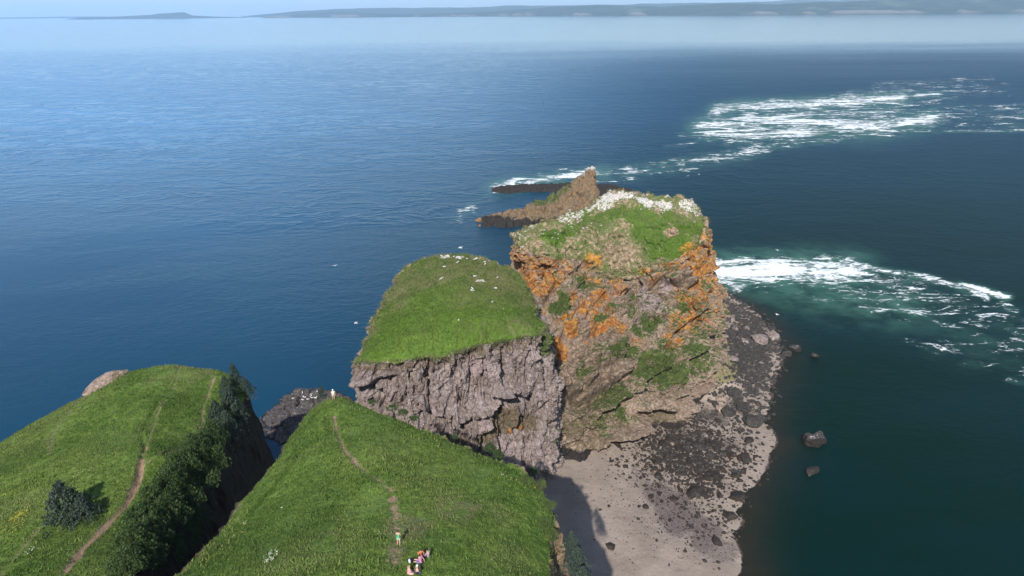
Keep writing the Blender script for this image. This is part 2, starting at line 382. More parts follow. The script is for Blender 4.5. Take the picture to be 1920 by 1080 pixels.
nb = t.bump(w1, 1.0, 0.5); nb2 = t.bump(w2, 5.0, 0.35, nb)
bn = t.n[nb.node.name]; t.l.new(t.math('MULTIPLY', t.math('MULTIPLY', calm, gust), 0.55), bn.inputs['Strength'])
b2 = t.n[nb2.node.name]; t.l.new(t.math('MULTIPLY', t.math('MULTIPLY', calm, gust), 0.20), b2.inputs['Strength'])
w3 = t.noise(0.055, 3, 0.75, vec=t.scale(t.pos, (0.55, 1.0, 1), (0, 0, 0.3)), dist=0.8)
nb3 = t.bump(t.ss(w3, 0.42, 0.66), 3.0, 0.3, nb2); t.l.new(t.math('MULTIPLY', t.math('MULTIPLY', t.ss(edge_, 230, 620, 0.0, 0.42), t.ss(edge_, 1000, 2900, 1.0, 0.08)), t.ss(side, -0.1, 0.5, 1.0, 0.35)), t.n[nb3.node.name].inputs['Strength']); nb2 = nb3
t.b.inputs['IOR'].default_value = 1.333
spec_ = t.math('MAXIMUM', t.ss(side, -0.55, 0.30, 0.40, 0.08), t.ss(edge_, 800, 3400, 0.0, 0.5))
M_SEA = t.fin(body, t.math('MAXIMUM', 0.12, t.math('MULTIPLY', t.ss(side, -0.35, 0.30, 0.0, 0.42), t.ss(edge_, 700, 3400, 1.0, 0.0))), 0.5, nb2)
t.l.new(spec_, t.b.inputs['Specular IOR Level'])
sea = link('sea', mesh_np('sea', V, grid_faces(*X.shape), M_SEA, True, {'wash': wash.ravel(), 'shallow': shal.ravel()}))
tag(sea, kind='structure')

# foam sheets lying on the water
def foam_mat():
    t = NT('sea_foam')
    fs = t.attr('fscale')
    vv = t.n.new('ShaderNodeVectorMath'); vv.operation = 'SCALE'; t.l.new(t.pos, vv.inputs[0]); t.l.new(fs, vv.inputs[3]); pv_ = vv.outputs[0]
    n = t.noise(0.50, 8, 0.74, vec=t.scale(pv_, (0.55, 1.0, 1), (0, 0, 0.12)), dist=1.0); n2 = t.noise(0.075, 6, 0.68, vec=t.scale(pv_, (0.5, 1.1, 1), (0, 0, 0.12)), dist=1.6)
    ve = t.n.new('ShaderNodeTexVoronoi'); ve.feature = 'DISTANCE_TO_EDGE'; ve.inputs['Scale'].default_value = 0.16
    dv = t.n.new('ShaderNodeVectorMath'); dv.operation = 'ADD'; t.l.new(t.scale(pv_, (0.45, 1.0, 1)), dv.inputs[0])
    nc = t.n.new('ShaderNodeTexNoise'); nc.inputs['Scale'].default_value = 0.12; nc.inputs['Detail'].default_value = 5; t.l.new(pv_, nc.inputs['Vector']); sc_ = t.n.new('ShaderNodeVectorMath'); sc_.operation = 'SCALE'; sc_.inputs[3].default_value = 9.0
    t.l.new(nc.outputs['Color'], sc_.inputs[0]); t.l.new(sc_.outputs[0], dv.inputs[1]); t.l.new(dv.outputs[0], ve.inputs['Vector'])
    web = t.ss(ve.outputs['Distance'], 0.10, 0.0)
    v = t.math('ADD', t.math('MULTIPLY', t.attr('dens'), t.ss(fs, 0.4, 1.0, 0.68, 0.82)), t.math('MULTIPLY', t.math('SUBTRACT', n, 0.5), 1.9))
    v = t.math('ADD', v, t.math('MULTIPLY', t.math('SUBTRACT', n2, 0.5), 2.9))
    v = t.math('ADD', v, t.math('MULTIPLY', web, 0.22))
    al = t.math('MULTIPLY', t.ss(v, 0.42, 0.95), t.ss(t.attr('dens'), 0.06, 0.25))
    t.put(t.b.inputs['Alpha'], al)
    return t.fin(t.mix(n, (0.55, 0.62, 0.62), (0.80, 0.82, 0.82)), 0.9, 0.1, t.bump(n, 0.5, 0.6))
M_FOAM = foam_mat()
def foam(name, key, xs, ys, label, fsc=1.0):
    Xf, Yf = np.meshgrid(xs, ys)
    d = foam_field(FOAM_LINES[key], Xf, Yf)
    Vf = np.stack([Xf, Yf, np.full_like(Xf, 0.05)+0.25*np.clip(d, 0, 1)], -1).reshape(-1, 3)
    keep = (d[:-1, :-1] > 0.04) | (d[1:, 1:] > 0.04)
    F = grid_faces(*Xf.shape, keep=keep)
    Vf, F, A = compact(Vf, F, {'dens': d.ravel(), 'fscale': np.full(d.size, fsc)})
    o = link(name, mesh_np(name, Vf, F, M_FOAM, True, A)); tag(o, label, 'foam', None, 'stuff'); return o
foam('tidal_foam', 'far', np.arange(20, 900, 2.5), np.arange(440, 1500, 6.0), 'broad band of white churning rapids and scattered foam far out to the right of the stacks', 0.45)
foam('reef_foam', 'reef', np.arange(-50, 60, 0.8), np.arange(340, 520, 1.6), 'white breaking water behind the low black reef beside the pointed rock', 0.7)
foam('race_foam', 'race', np.arange(60, 290, 0.8), np.arange(170, 345, 0.8), 'bright white tidal race streaming right from behind the orange lichen stack')

# ================================================================ HEADLAND (near meadow and left hill)
A_PX = [(600, 742, 58.5), (626, 730, 60), (650, 729, 60), (680, 745, 59), (730, 768, 59.5), (780, 790, 59.5), (830, 810, 59.5), (880, 830, 59.5), (960, 868, 60),
        (1000, 895, 60), (1030, 930, 60), (1042, 960, 60), (1030, 1000, 61), (1030, 1080, 61.5)]
A_PX_L = [(340, 1055, 59), (405, 990, 57.5), (440, 935, 56.5), (490, 882, 56), (520, 850, 56.5), (550, 800, 57), (575, 760, 57.5)]
A_POLY = [at(*p)[:2] for p in A_PX]+[np.array(p) for p in [(4.5, 40), (7, 20), (12, -10), (20, -80), (-160, -80), (-160, 10), (-60, 30), (-40, 44)]]+[at(*p)[:2] for p in A_PX_L]
A_CTRL = [at(*p) for p in A_PX+A_PX_L]+[at(*p) for p in [(748, 1022, 65), (860, 1000, 64.5), (700, 830, 62.3), (800, 900, 63.5), (560, 960, 61.5), (500, 1060, 63.5), (750, 1078, 66), (930, 940, 62.5), (640, 900, 62.3), (900, 1070, 65), (600, 830, 60.5)]]
A_CTRL += [np.array(p) for p in [(0, 20, 67.), (-30, 20, 66.), (5, -20, 68.), (-40, -60, 68.), (-100, -60, 62.), (-120, 0, 58.), (-70, 20, 60.), (20, -80, 66.)]]
B_PX = [(-260, 900, 38), (-120, 870, 41), (0, 822, 43), (70, 778, 45), (110, 758, 46), (160, 738, 47), (205, 712, 48.5), (240, 692, 49.8), (275, 681, 50.6), (320, 677, 51), (365, 680, 51), (410, 686, 50.5), (445, 700, 50), (455, 735, 48)]
B_PX_R = [(430, 800, 46), (400, 850, 46), (360, 900, 47), (320, 950, 48.5), (270, 1010, 50), (230, 1075, 52)]
B_POLY = [at(*p)[:2] for p in B_PX+B_PX_R]+[np.array(p) for p in [(-46, 50), (-50, 20), (-160, 10), (-170, 60)]]
B_CTRL = [at(*p) for p in B_PX+B_PX_R]+[at(*p) for p in [(300, 760, 51), (300, 850, 51), (200, 900, 50.8), (120, 960, 50), (130, 1080, 52.5), (0, 950, 47.5), (0, 1080, 49.5), (200, 800, 49), (100, 860, 48)]]
B_CTRL += [np.array(p) for p in [(-60, 30, 57.), (-100, 30, 54.), (-160, 40, 45.), (-60, 0, 62.)]]
hx = spaced([(-170, -100, 3), (-100, -80, 1.0), (-80, -12, 0.32), (-12, 14, 0.22), (14, 26, 1.5)])
hy = spaced([(-80, 20, 5), (20, 44, 1.2), (44, 126, 0.32), (126, 150, 2)])
X, Y = np.meshgrid(hx, hy); x, y = X.ravel(), Y.ravel(); p2 = np.stack([x, y, np.zeros_like(x)], -1)
q2 = np.stack([x, y], -1)
edge_n = fbm(p2, 7.0, 4, seed=3)
sa = poly_sd(A_POLY, x, y)+edge_n*1.1; sb = poly_sd(B_POLY, x, y)+edge_n*1.2
za = rbf([c[:2] for c in A_CTRL], [c[2] for c in A_CTRL], q2); zb = rbf([c[:2] for c in B_CTRL], [c[2] for c in B_CTRL], q2)
und = fbm(p2, 9.0, 4, seed=5)*0.45+fbm(p2, 2.2, 3, seed=8)*0.13
def cliff_drop(s, L, D):
    lip = 0.06*np.clip(s+4.0, 0, 6.5)**2
    return lip+D*(1-np.exp(-(np.maximum(s, 0)/L)**1.3))
ZA = za+und-cliff_drop(sa, 5.0, 75); 
Lb = np.where(x > -57, 9.0, 8.0)
ZB = zb+und-cliff_drop(sb, Lb, 62)
gfloor = 44-0.95*(y-46); gfloor = np.where((x > -60) & (x < -20), gfloor, -6)+fbm(p2, 5, 4, seed=9)*2
ZZ = np.maximum(np.maximum(ZA, ZB), np.maximum(gfloor, -5))
# worn paths: recessed
def PL(pts, z): return [at(a, b, z)[:2] for a, b in pts]
PATHS = [(PL([(622, 745), (629, 790), (645, 838), (668, 872), (702, 907), (738, 943)], 62), 0.32, 0.52), (PL([(738, 943), (745, 990), (742, 1080)], 64.5), 0.7, 0.34),
         (PL([(128, 1085), (150, 1030), (196, 975), (236, 925), (258, 885), (265, 855)], 51), 0.48, 0.95), (PL([(265, 855), (274, 815), (290, 775), (318, 735), (332, 700), (336, 680)], 51), 0.30, 0.40),
         (PL([(262, 872), (300, 848), (345, 800), (372, 762), (378, 735), (400, 700)], 51), 0.32, 0.42), (PL([(345, 800), (395, 770)], 50.5), 0.5, 0.3),
         (PL([(95, 850), (98, 805), (135, 765), (165, 738)], 47.5), 0.5, 0.28), (PL([(0, 1075), (40, 1030), (75, 990)], 49.5), 0.35, 0.35),
         (PL([(305, 1085), (340, 1060)], 59.5), 0.5, 0.9)]
GROOVES = [(PL([(622, 790), (585, 812), (540, 855), (505, 895), (470, 940), (425, 990), (360, 1065)], 60), 0.35), (PL([(600, 800), (560, 832)], 60), 0.3), (PL([(268, 850), (255, 900), (200, 985), (150, 1050)], 50.8), 0.3),
           (PL([(270, 840), (262, 800), (300, 750)], 50.8), 0.25)]
strawp = np.zeros_like(x); pathd = np.zeros_like(x); deep = np.zeros_like(x)
wn_ = fbm(p2, 2.5, 3, seed=21)
for pts, wd, st in PATHS:
    d = line_d(pts, x, y)+wn_*0.25
    wd = wd*0.62; strawp = np.maximum(strawp, (0.45+0.4*st)*sstep(wd*3.2, wd*0.8, d)); pathd = np.maximum(pathd, (st+0.12)*sstep(wd*1.5, wd*0.5, d)); ZZ = ZZ-0.22*np.exp(-(d/wd)**2)*min(1, st+0.2)
for pts, wd in GROOVES:
    d = line_d(pts, x, y)+wn_*0.25
    ZZ = ZZ-0.35*np.exp(-(d/wd/1.3)**2); deep = np.maximum(deep, 0.8*np.exp(-(d/wd/1.5)**2))
P = np.stack([X, Y, ZZ.reshape(X.shape)], -1)
N = grid_normals(P); slope = 1-np.clip(N[..., 2].ravel(), 0, 1)
pf = P.reshape(-1, 3)
rocky = sstep(0.42, 0.62, slope+0.12*fbm(pf, 2.0, 4, seed=31))
wv, we = worley(pf*np.array([1, 1, 0.6]), 2.6, 11); wv2, _ = worley(pf*np.array([1, 1, 0.7]), 0.9, 12)
disp = rocky*(wv*0.8+wv2*0.3)*np.where(x < -14, 0.5, 1.0)+(1-rocky)*fbm(pf, 0.8, 3, seed=41)*0.07
pf = pf+N.reshape(-1, 3)*disp[:, None]
# tufts / lumps near the outer edges
def blobs(pts, x, y, jitter=None):
    o = np.zeros_like(x)
    for (px, py, z, r, s) in pts:
        c = at(px, py, z); d = np.hypot(x-c[0], y-c[1])+(jitter*r*0.35 if jitter is not None else 0)
        o = np.maximum(o, s*sstep(r, r*0.35, d))
    return o
jt = fbm(p2, 3.0, 3, seed=51)
at_h = blank(TURF_A, len(x))
at_h['pathd'] = np.maximum(pathd, blobs([(737, 942, 63.5, 0.9, 0.9)], x, y, jt)); 
at_h['deep'] = np.maximum(deep, 0.6*sstep(0.05, 0.5, fbm(p2, 11, 3, seed=61)))
at_h['deep'] = np.maximum(at_h['deep'], blobs([(790, 1000, 64.8, 1.6, 0.6), (850, 1040, 65, 2, 0.5)], x, y, jt))
at_h['straw'] = np.maximum(blobs([(770, 985, 64.5, 4, 0.62), (850, 965, 63.5, 5, 0.5), (940, 960, 63, 4, 0.4), (640, 1030, 63, 5, .35), (560, 1060, 63, 4, .3), (960, 1040, 63, 5, 0.35), (340, 700, 51, 9, 0.42), (400, 770, 50, 4, 0.45), (120, 770, 47, 8, 0.35), (40, 960, 48, 8, 0.3), (250, 800, 51, 5, 0.2), (180, 830, 50, 8, .2)], x, y, jt),
                          0.42*sstep(0.5, -2.5, np.abs(np.minimum(sa, sb)+1.0)-1.0)*0.9)
at_h['straw'] = np.maximum(at_h['straw'], strawp)
at_h['light'] = blobs([(690, 945, 63, 3.5, 0.5), (665, 790, 61.5, 1.8, 0.8), (580, 940, 62, 5, 0.15), (340, 690, 51, 6, 0.35), (230, 830, 50, 4, 0.3), (930, 900, 61, 6, 0.25)], x, y, jt)
at_h['rock'] = rocky*0.75; at_h['dark'] = rocky*sstep(-14, -24, x)  # steep rock blackened towards the gully, deepening its shade in colour
at_h['earth'] = blobs([(437, 950, 56.5, 1.8, 0.8), (475, 905, 56, 1.2, 0.5)], x, y, jt)
keep = (P[:-1, :-1, 2] > -4.9) | (P[1:, 1:, 2] > -4.9)
F = grid_faces(*X.shape, keep=keep)
HV = pf.reshape(X.shape+(3,)).copy()
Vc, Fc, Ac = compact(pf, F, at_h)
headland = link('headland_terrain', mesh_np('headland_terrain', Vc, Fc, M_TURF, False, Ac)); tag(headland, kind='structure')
def _interp(x0, y0):
    i = np.clip(np.searchsorted(hx, x0)-1, 0, len(hx)-2); j = np.clip(np.searchsorted(hy, y0)-1, 0, len(hy)-2)
    fx = (x0-hx[i])/(hx[i+1]-hx[i]); fy = (y0-hy[j])/(hy[j+1]-hy[j])
    Z = HV[..., 2]
    return (Z[j, i]*(1-fx)+Z[j, i+1]*fx)*(1-fy)+(Z[j+1, i]*(1-fx)+Z[j+1, i+1]*fx)*fy
def hland(x0, y0): return float(_interp(np.array([x0]), np.array([y0]))[0])
def on_land(px, py, zmin=20):
    """where the sight line through a picture point meets the headland"""
    d = ray(px, py)
    for k in range(250, 1800):
        tt = k*0.1; pz = CAM_H+d[2]*tt
        if pz < hland(d[0]*tt, d[1]*tt): return np.array([d[0]*tt, d[1]*tt, hland(d[0]*tt, d[1]*tt)])
    return at(px, py, 50)

# grass blades standing on the meadows
def blades(name, pts, nrm, h, wd, cols, label, mat, light=None, deep=None):
    n = len(pts); light = np.zeros(n) if light is None else light; deep = np.zeros(n) if deep is None else deep; a = RNG.uniform(0, 2*np.pi, n); dx = np.stack([np.cos(a), np.sin(a), np.zeros(n)], -1)
    lean = RNG.normal(0, 0.35, (n, 3)); lean[:, 2] = 0
    hh = h*RNG.uniform(0.5, 1.5, n)[:, None]
    V = np.stack([pts-dx*wd*0.5, pts+dx*wd*0.5, pts+(nrm+lean)*hh], 1).reshape(-1, 3)
    F = np.arange(3*n).reshape(-1, 3)
    tone = np.repeat(RNG.uniform(0, 1, n), 3)
    o = link(name, mesh_np(name, V, F, mat, False, {'tone': tone, 'dry': np.repeat(cols, 3), 'light': np.repeat(light, 3), 'deep': np.repeat(deep, 3)})); tag(o, label, 'grass', None, 'stuff'); return o
t = NT('grass_blades'); c = grass_colour(t)
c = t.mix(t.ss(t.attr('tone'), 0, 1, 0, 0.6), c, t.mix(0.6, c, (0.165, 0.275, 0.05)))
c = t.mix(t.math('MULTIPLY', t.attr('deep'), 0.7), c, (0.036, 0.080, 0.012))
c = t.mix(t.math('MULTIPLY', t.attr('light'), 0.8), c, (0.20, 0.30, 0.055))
c = t.mix(t.attr('dry'), c, (0.25, 0.225, 0.11))
tr = t.n.new('ShaderNodeBsdfTranslucent'); t.l.new(c, tr.inputs[0]); t.fin(c, 0.8, 0.15)
mx = t.n.new('ShaderNodeMixShader'); mx.inputs[0].default_value = 0.3
t.l.new(t.b.outputs[0], mx.inputs[1]); t.l.new(tr.outputs[0], mx.inputs[2]); t.l.new(mx.outputs[0], t.out.inputs[0])
M_BLADE = t.m
n = 230000
bx_ = RNG.uniform(-95, 8, n); by_ = RNG.uniform(44, 122, n); bz_ = _interp(bx_, by_)
sA = poly_sd(A_POLY, bx_, by_); sB = poly_sd(B_POLY, bx_, by_)
bp = np.stack([bx_, by_, bz_], -1)
pd = np.full(n, 9.0)
for pts, wd, st in PATHS:
    if st > 0.3: pd = np.minimum(pd, line_d(pts, bx_, by_)/wd)
clump = vnoise(bp*np.array([0.55, 0.55, 0]), 77)+vnoise(bp*np.array([1.5, 1.5, 0]), 78)*0.6
ok = ((sA < 1.2) | (sB < 1.2)) & (pd > 0.62) & (bz_ > 40) & (clump > -0.55)
dry = np.clip(0.2*vnoise(bp*np.array([0.2, 0.2, 0]), 79)+0.2*(RNG.random(n) > 0.75), 0, 1)
ii = np.clip(np.searchsorted(hx, bx_), 0, len(hx)-1); jj = np.clip(np.searchsorted(hy, by_), 0, len(hy)-1); gi = jj*len(hx)+ii
dry = np.clip(dry+at_h['straw'][gi]*1.1, 0, 0.9)
ok &= at_h['pathd'][gi] < 0.3+0.5*RNG.random(n)
nz = np.tile([0, 0, 1.0], (n, 1))
blades('meadow_grass', bp[ok], nz[ok], (0.16+0.18*np.clip(clump[ok], 0, 1))[:, None][:, 0].mean()*1.0, 0.12, dry[ok], 'long green grass covering the two cliff top meadows', M_BLADE, at_h['light'][gi][ok], at_h['deep'][gi][ok])

n = 60000
bx_ = RNG.uniform(-95, 8, n); by_ = RNG.uniform(44, 122, n); bz_ = _interp(bx_, by_); bp = np.stack([bx_, by_, bz_], -1)
tus = vnoise(bp*np.array([0.9, 0.9, 0]), 87)+0.8*vnoise(bp*np.array([0.16, 0.16, 0]), 88)
gi = np.clip(np.searchsorted(hy, by_), 0, len(hy)-1)*len(hx)+np.clip(np.searchsorted(hx, bx_), 0, len(hx)-1)
ok = ((poly_sd(A_POLY, bx_, by_) < 1.5) | (poly_sd(B_POLY, bx_, by_) < 1.5)) & (bz_ > 40) & (tus > 0.55) & (at_h['pathd'][gi] < 0.1) & (at_h['straw'][gi] < 0.35)
big_ = vnoise(bp[ok]*np.array([0.12, 0.12, 0]), 89)
blades('meadow_tussocks', bp[ok], np.tile([0, 0, 1.0], (ok.sum(), 1)), 0.32, 0.20, np.clip(0.15+0.5*big_, 0, 0.7), 'taller rough tussocks and weeds dotted over the two meadows', M_BLADE, np.clip(big_, 0, 1)*0.5, np.clip(0.25-big_, 0, 1))

# ================================================================ SEA STACKS (lofted walls + turf tops)
def surf_points(Pf, Nf, pxs):
    """for picture points, the nearest camera-facing point of a surface"""
    D = Pf-np.array([0, 0, CAM_H]); z = D@np.array(fwd); u = (D@np.array(ax))/z*FPX+960; v = 540-(D@np.array(ay))/z*FPX
    facing = (D*Nf).sum(1) < 0
    out = []
    for px, py in pxs:
        s = (u-px)**2+(v-py)**2+np.where(facing, 0, 1e6); near = s < s.min()+16
        idx = np.where(near)[0]; i = idx[np.argmin(z[idx])]; out.append(Pf[i])
    return np.array(out)
def spots(Pf, Nf, lst, warp):
    o = np.zeros(len(Pf)); C_ = surf_points(Pf, Nf, [(a[0], a[1]) for a in lst])
    for c, a in zip(C_, lst):
        d = np.linalg.norm(Pf-c, axis=1)*(1+0.35*warp); o = np.maximum(o, a[3]*sstep(a[2]*1.25, a[2]*0.4, d))
    return o
def stack(center, rim_px, wall_px, top_px, nth=760, nw=210, nt=150, lip=1.0, lipw=2.5, rag=0.7, seed=1):
    cx, cy = center
    rim = np.array([at(*p) for p in rim_px]); th_r = np.arctan2(rim[:, 1]-cy, rim[:, 0]-cx); rr = np.hypot(rim[:, 0]-cx, rim[:, 1]-cy)
    wall = np.array([p if isinstance(p, np.ndarray) else atY(*p) for p in wall_px]); th_w = np.arctan2(wall[:, 1]-cy, wall[:, 0]-cx); rw = np.hypot(wall[:, 0]-cx, wall[:, 1]-cy)
    th = np.linspace(0, 2*np.pi, nth, endpoint=False)
    emb = lambda t_, k=25.: np.stack([np.cos(t_)*k, np.sin(t_)*k], -1)
    rimr = rbf(emb(th_r), rr, emb(th), 0.5); rimz = rbf(emb(th_r), rim[:, 2], emb(th), 0.5)
    e3 = np.concatenate([emb(th, 30.), np.zeros((nth, 1))], 1); rimr = rimr+rag*fbm(e3, 3.0, 4, 0.6, seed=seed); lipv = lip*(1+0.7*fbm(e3, 5.0, 3, seed=seed+1))*(0.12+0.88*sstep(0.3, -0.4, np.sin(th))); rimz = rimz-lipv*0.8
    wp = np.concatenate([np.concatenate([emb(th_w, 32.), wall[:, 2:3]*1.0], 1), np.concatenate([emb(th_r, 32.), rim[:, 2:3]], 1)]); wr = np.concatenate([rw, rr])
    tw = np.linspace(0, 1, nw)
    Zw = -2+(rimz[None]+2)*tw[:, None]; TH = np.broadcast_to(th[None], Zw.shape)
    Rw = rbf(wp, wr, np.concatenate([emb(TH.ravel(), 32.), Zw.reshape(-1, 1)], 1), 0.5).reshape(Zw.shape)
    Rw = Rw+(rimr-Rw[-1])[None]*(tw[:, None]**3)
    Pw = np.stack([cx+Rw*np.cos(TH), cy+Rw*np.sin(TH), Zw], -1)
    ts = np.linspace(1, 0.004, nt)[1:]
    Rt = ts[:, None]*rimr[None]; THt = np.broadcast_to(th[None], Rt.shape)
    Xt = cx+Rt*np.cos(THt); Yt = cy+Rt*np.sin(THt)
    tp = np.array([at(*p) for p in top_px]+list(rim)); 
    Zt = rbf(tp[:, :2], tp[:, 2], np.stack([Xt.ravel(), Yt.ravel()], -1), 0.5).reshape(Xt.shape)
    blend = sstep(1.0, 0.9, ts)[:, None]; Zt = Zt*blend+(rimz[None]+(Zt-rimz[None])*sstep(1.0, 0.85, ts)[:, None])*(1-blend)
    Zt = Zt-lipv[None]*0.8*(np.exp(-((1-ts)[:, None]*rimr[None]/lipw)**1.4)-sstep(0.90, 1.0, ts)[:, None]**4)
    Pt = np.stack([Xt, Yt, Zt], -1)
    return np.concatenate([Pw, Pt], 0), nw, rimr, rimz, th
def ledge(Pf, pts, width, depth, sharp=1.0):
    """slot under an overhanging ledge: pushes in just below the line, out above it"""
    pts = np.asarray(pts); d = line_d3(pts, Pf)
    # height of the point relative to the nearest point of the line
    best = np.full(len(Pf), 1e18); dz = np.zeros(len(Pf))
    for a, b in zip(pts[:-1], pts[1:]):
        e = b-a; W = Pf-a; t_ = np.clip((W@e)/(e@e), 0, 1); q = ((W-t_[:, None]*e)**2).sum(1)
        m = q < best; best = np.where(m, q, best); dz = np.where(m, Pf[:, 2]-(a[2]+t_*e[2]), dz)
    g = np.exp(-(d/width)**2)
    return depth*g*np.tanh(dz/(0.22*width))
def finish_stack(root_name, label, cat, P, nw, attrs, mat_wall, mat_top, wall_name='cliff', top_name='grassy_top', top_split=0):
    nr, nc = P.shape[:2]; Pf = P.reshape(-1, 3)
    root = empty(root_name, (float(Pf[:, 0].mean()), float(Pf[:, 1].mean()), 0)); tag(root, label, cat)
    loc = np.array(root.location)
    F = grid_faces(nr, nc, True); row = F[:, 0]//nc
    s = nw-1+top_split
    a = compact(Pf-loc, F[row < s], attrs); b = compact(Pf-loc, F[row >= s], attrs)
    link(wall_name, mesh_np(wall_name, a[0], a[1], mat_wall, False, a[2]), root)
    link(top_name, mesh_np(top_name, b[0], b[1], mat_top, False, b[2]), root)
    return root

# ---- front stack: flat grassy top over a pale grey-pink cliff
C_RIM = [(660, 672, 39.0), (700, 670, 39.8), (750, 668, 40.6), (800, 662, 41.4), (850, 652, 42.2), (890, 640, 42.8), (930, 629, 43.2), (980, 621, 43.5), (1018, 620, 43.5),
         (1025, 600, 43.5), (1005, 585, 43.8), (988, 548, 44.6), (962, 505, 46.0), (925, 489, 46.8), (885, 479, 47.5), (850, 475, 47.8), (820, 478, 47.4), (785, 486, 46), (758, 500, 44.5), (738, 535, 42.5), (718, 575, 41.2), (698, 612, 40), (675, 650, 39.2)]
C_WALL = [(660, 700, 131), (665, 730, 132), (760, 700, 130.5), (760, 760, 130.5), (850, 720, 132), (850, 800, 131), (920, 700, 134), (920, 840, 131.5), (980, 680, 138), (980, 800, 136), (980, 870, 134), (1030, 700, 141), (1040, 800, 141), (1046, 880, 140), (1052, 840, 147)]
C_WALL += [np.array(p, float) for p in [(-36, 132, 0), (-18, 128, 0), (0, 131, 0), (10, 139, 0), (13.5, 150, 0), (13, 165, 0), (8, 185, 0), (-12, 196, 0), (-34, 184, 0), (-40, 155, 0), (10, 150, 25), (-36, 155, 20), (-12, 192, 20), (-32, 178, 25)]]
C_TOP = [(850, 560, 47.4), (900, 600, 46.3), (780, 600, 44.9), (860, 510, 48.2), (930, 540, 47.2), (760, 635, 42.9), (900, 560, 47.2), (960, 590, 45.4), (850, 625, 44.4)]
P, nw, *_ = stack((-12, 153), C_RIM, C_WALL, C_TOP, 900, 240, 150, 1.5, 3.0, 0.9, 61)
N = grid_normals(P, True)
if N[nw//2, :, :2].mean() is None: pass
cc = np.array([-12, 153, 20.]); s = np.sign(((P-cc)*N).sum(2).mean()); N = N*s
Pf = P.reshape(-1, 3); Nf = N.reshape(-1, 3)
rows = np.repeat(np.arange(P.shape[0]), P.shape[1]); wallm = sstep(nw+6, nw-8, rows)
wv, e1 = worley(Pf*np.array([1, 1, 0.45])+fbm(Pf, 6, 3, seed=101)[:, None]*2.0, 4.6, 21); wv2, e2 = worley(Pf*np.array([1, 1, 0.55])+fbm(Pf, 2.5, 2, seed=102)[:, None]*0.7, 1.7, 22, 1.2); wv3, _ = worley(Pf*np.array([1, 1, 0.7]), 0.7, 23)
rid = 1-2*np.abs(fbm(Pf*np.array([1, 1, 0.30])+fbm(Pf, 5, 3, seed=105)[:, None]*1.5, 3.4, 5, 0.55, seed=104)); amp = 0.6+0.8*sstep(-0.25, 0.3, fbm(Pf, 11, 3, seed=106))
flute = 1-2*np.abs(fbm(Pf*np.array([1, 1, 0.12]), 5.0, 3, 0.5, seed=107))
wallm2 = sstep(nw+3, nw-16, rows)*0.6+0.4; D = wallm*wallm2*(wv*1.5+amp*(wv2*0.75+wv3*0.30)+fbm(Pf, 12, 3, seed=103)*1.8-1.1*sstep(0.55, 0.95, rid)-1.3*sstep(0.75, 1.0, flute)-0.6*sstep(0.08, 0, e1)*sstep(-0.1, 0.3, fbm(Pf, 8, 2, seed=108)))
def front_pts(lst): return surf_points(Pf[rows < nw+2], Nf[rows < nw+2], lst)
for ln, wd, dp in [([(700, 735), (690, 722)], 1.5, 1.5), ([(935, 740), (955, 738), (980, 742)], 2.2, 2.4), ([(860, 798), (890, 785), (925, 772), (950, 745)], 1.8, 1.8), ([(800, 770), (840, 788)], 1.4, 1.4),
                   ([(905, 812), (925, 795), (932, 765)], 1.5, 1.4), ([(668, 722), (700, 718), (725, 712)], 1.6, 1.6), ([(800, 700), (815, 728)], 1.4, 1.0), ([(1050, 820), (1035, 880)], 2.0, 1.5)]:
    D = D+wallm*ledge(Pf, front_pts(ln), wd, dp*1.5)
crk = line_d3(front_pts([(1021, 628), (1024, 670), (1027, 700), (1030, 735)]), Pf); D = D-wallm*2.6*np.exp(-(crk/0.8)**2)
tops = 1-wallm
D = D+tops*(fbm(Pf, 5, 4, seed=110)*0.8+fbm(Pf, 1.6, 4, seed=111)*0.38)
Pf2 = Pf+Nf*D[:, None]
N2 = grid_normals(Pf2.reshape(P.shape), True).reshape(-1, 3); N2 = N2*np.sign((N2*Nf).sum(1))[:, None]
A_ = blank(set(TURF_A) | set(ROCK_A), len(Pf)); wp_ = fbm(Pf, 4, 3, seed=120)
rimd = np.abs(rows-nw)/8.0
A_['grass'] = np.maximum(sstep(nw-5, nw+3, rows)*0.9, spots(Pf, Nf, [(1042, 690, 4, .6), (1040, 640, 5, .7), (1050, 800, 1.6, .7), (700, 732, 1, .8), (1046, 830, 1.3, .7), (740, 765, 1.0, .5)], wp_))
A_['dirt'] = np.maximum(0.30*sstep(-0.1, 0.35, fbm(Pf, 9, 4, seed=130))*wallm, 0.55*sstep(nw-36, nw-6, rows)*wallm); A_['dirt'] = np.maximum(A_['dirt'], spots(Pf, Nf, [(950, 800, 5.5, .8), (920, 815, 3.5, .75), (1000, 800, 4, .6), (870, 830, 3, .5), (700, 690, 3, .3), (830, 690, 4, .25), (980, 790, 4, .45)], wp_))
A_['pale'] = spots(Pf, Nf, [(905, 690, 3.5, .65), (935, 760, 3, .6), (900, 740, 3, .5), (960, 850, 4, .7), (1005, 850, 4, .5), (1010, 660, 4, .5), (910, 800, 2, .8), (720, 740, 5, .4), (980, 640, 4, .35)], wp_)
A_['lichen'] = spots(Pf, Nf, [(972, 818, 0.8, .8), (990, 810, .7, .7)], wp_)
A_['guano'] = np.maximum(spots(Pf, Nf, [(835, 478, 1.6, .8), (862, 478, 1.6, .6), (902, 522, 1.8, .72), (828, 517, 1.2, .65), (945, 575, 1, .35)], wp_), spots(Pf, Nf, [(870, 500, 10, .28), (900, 540, 9, .25)], wp_))
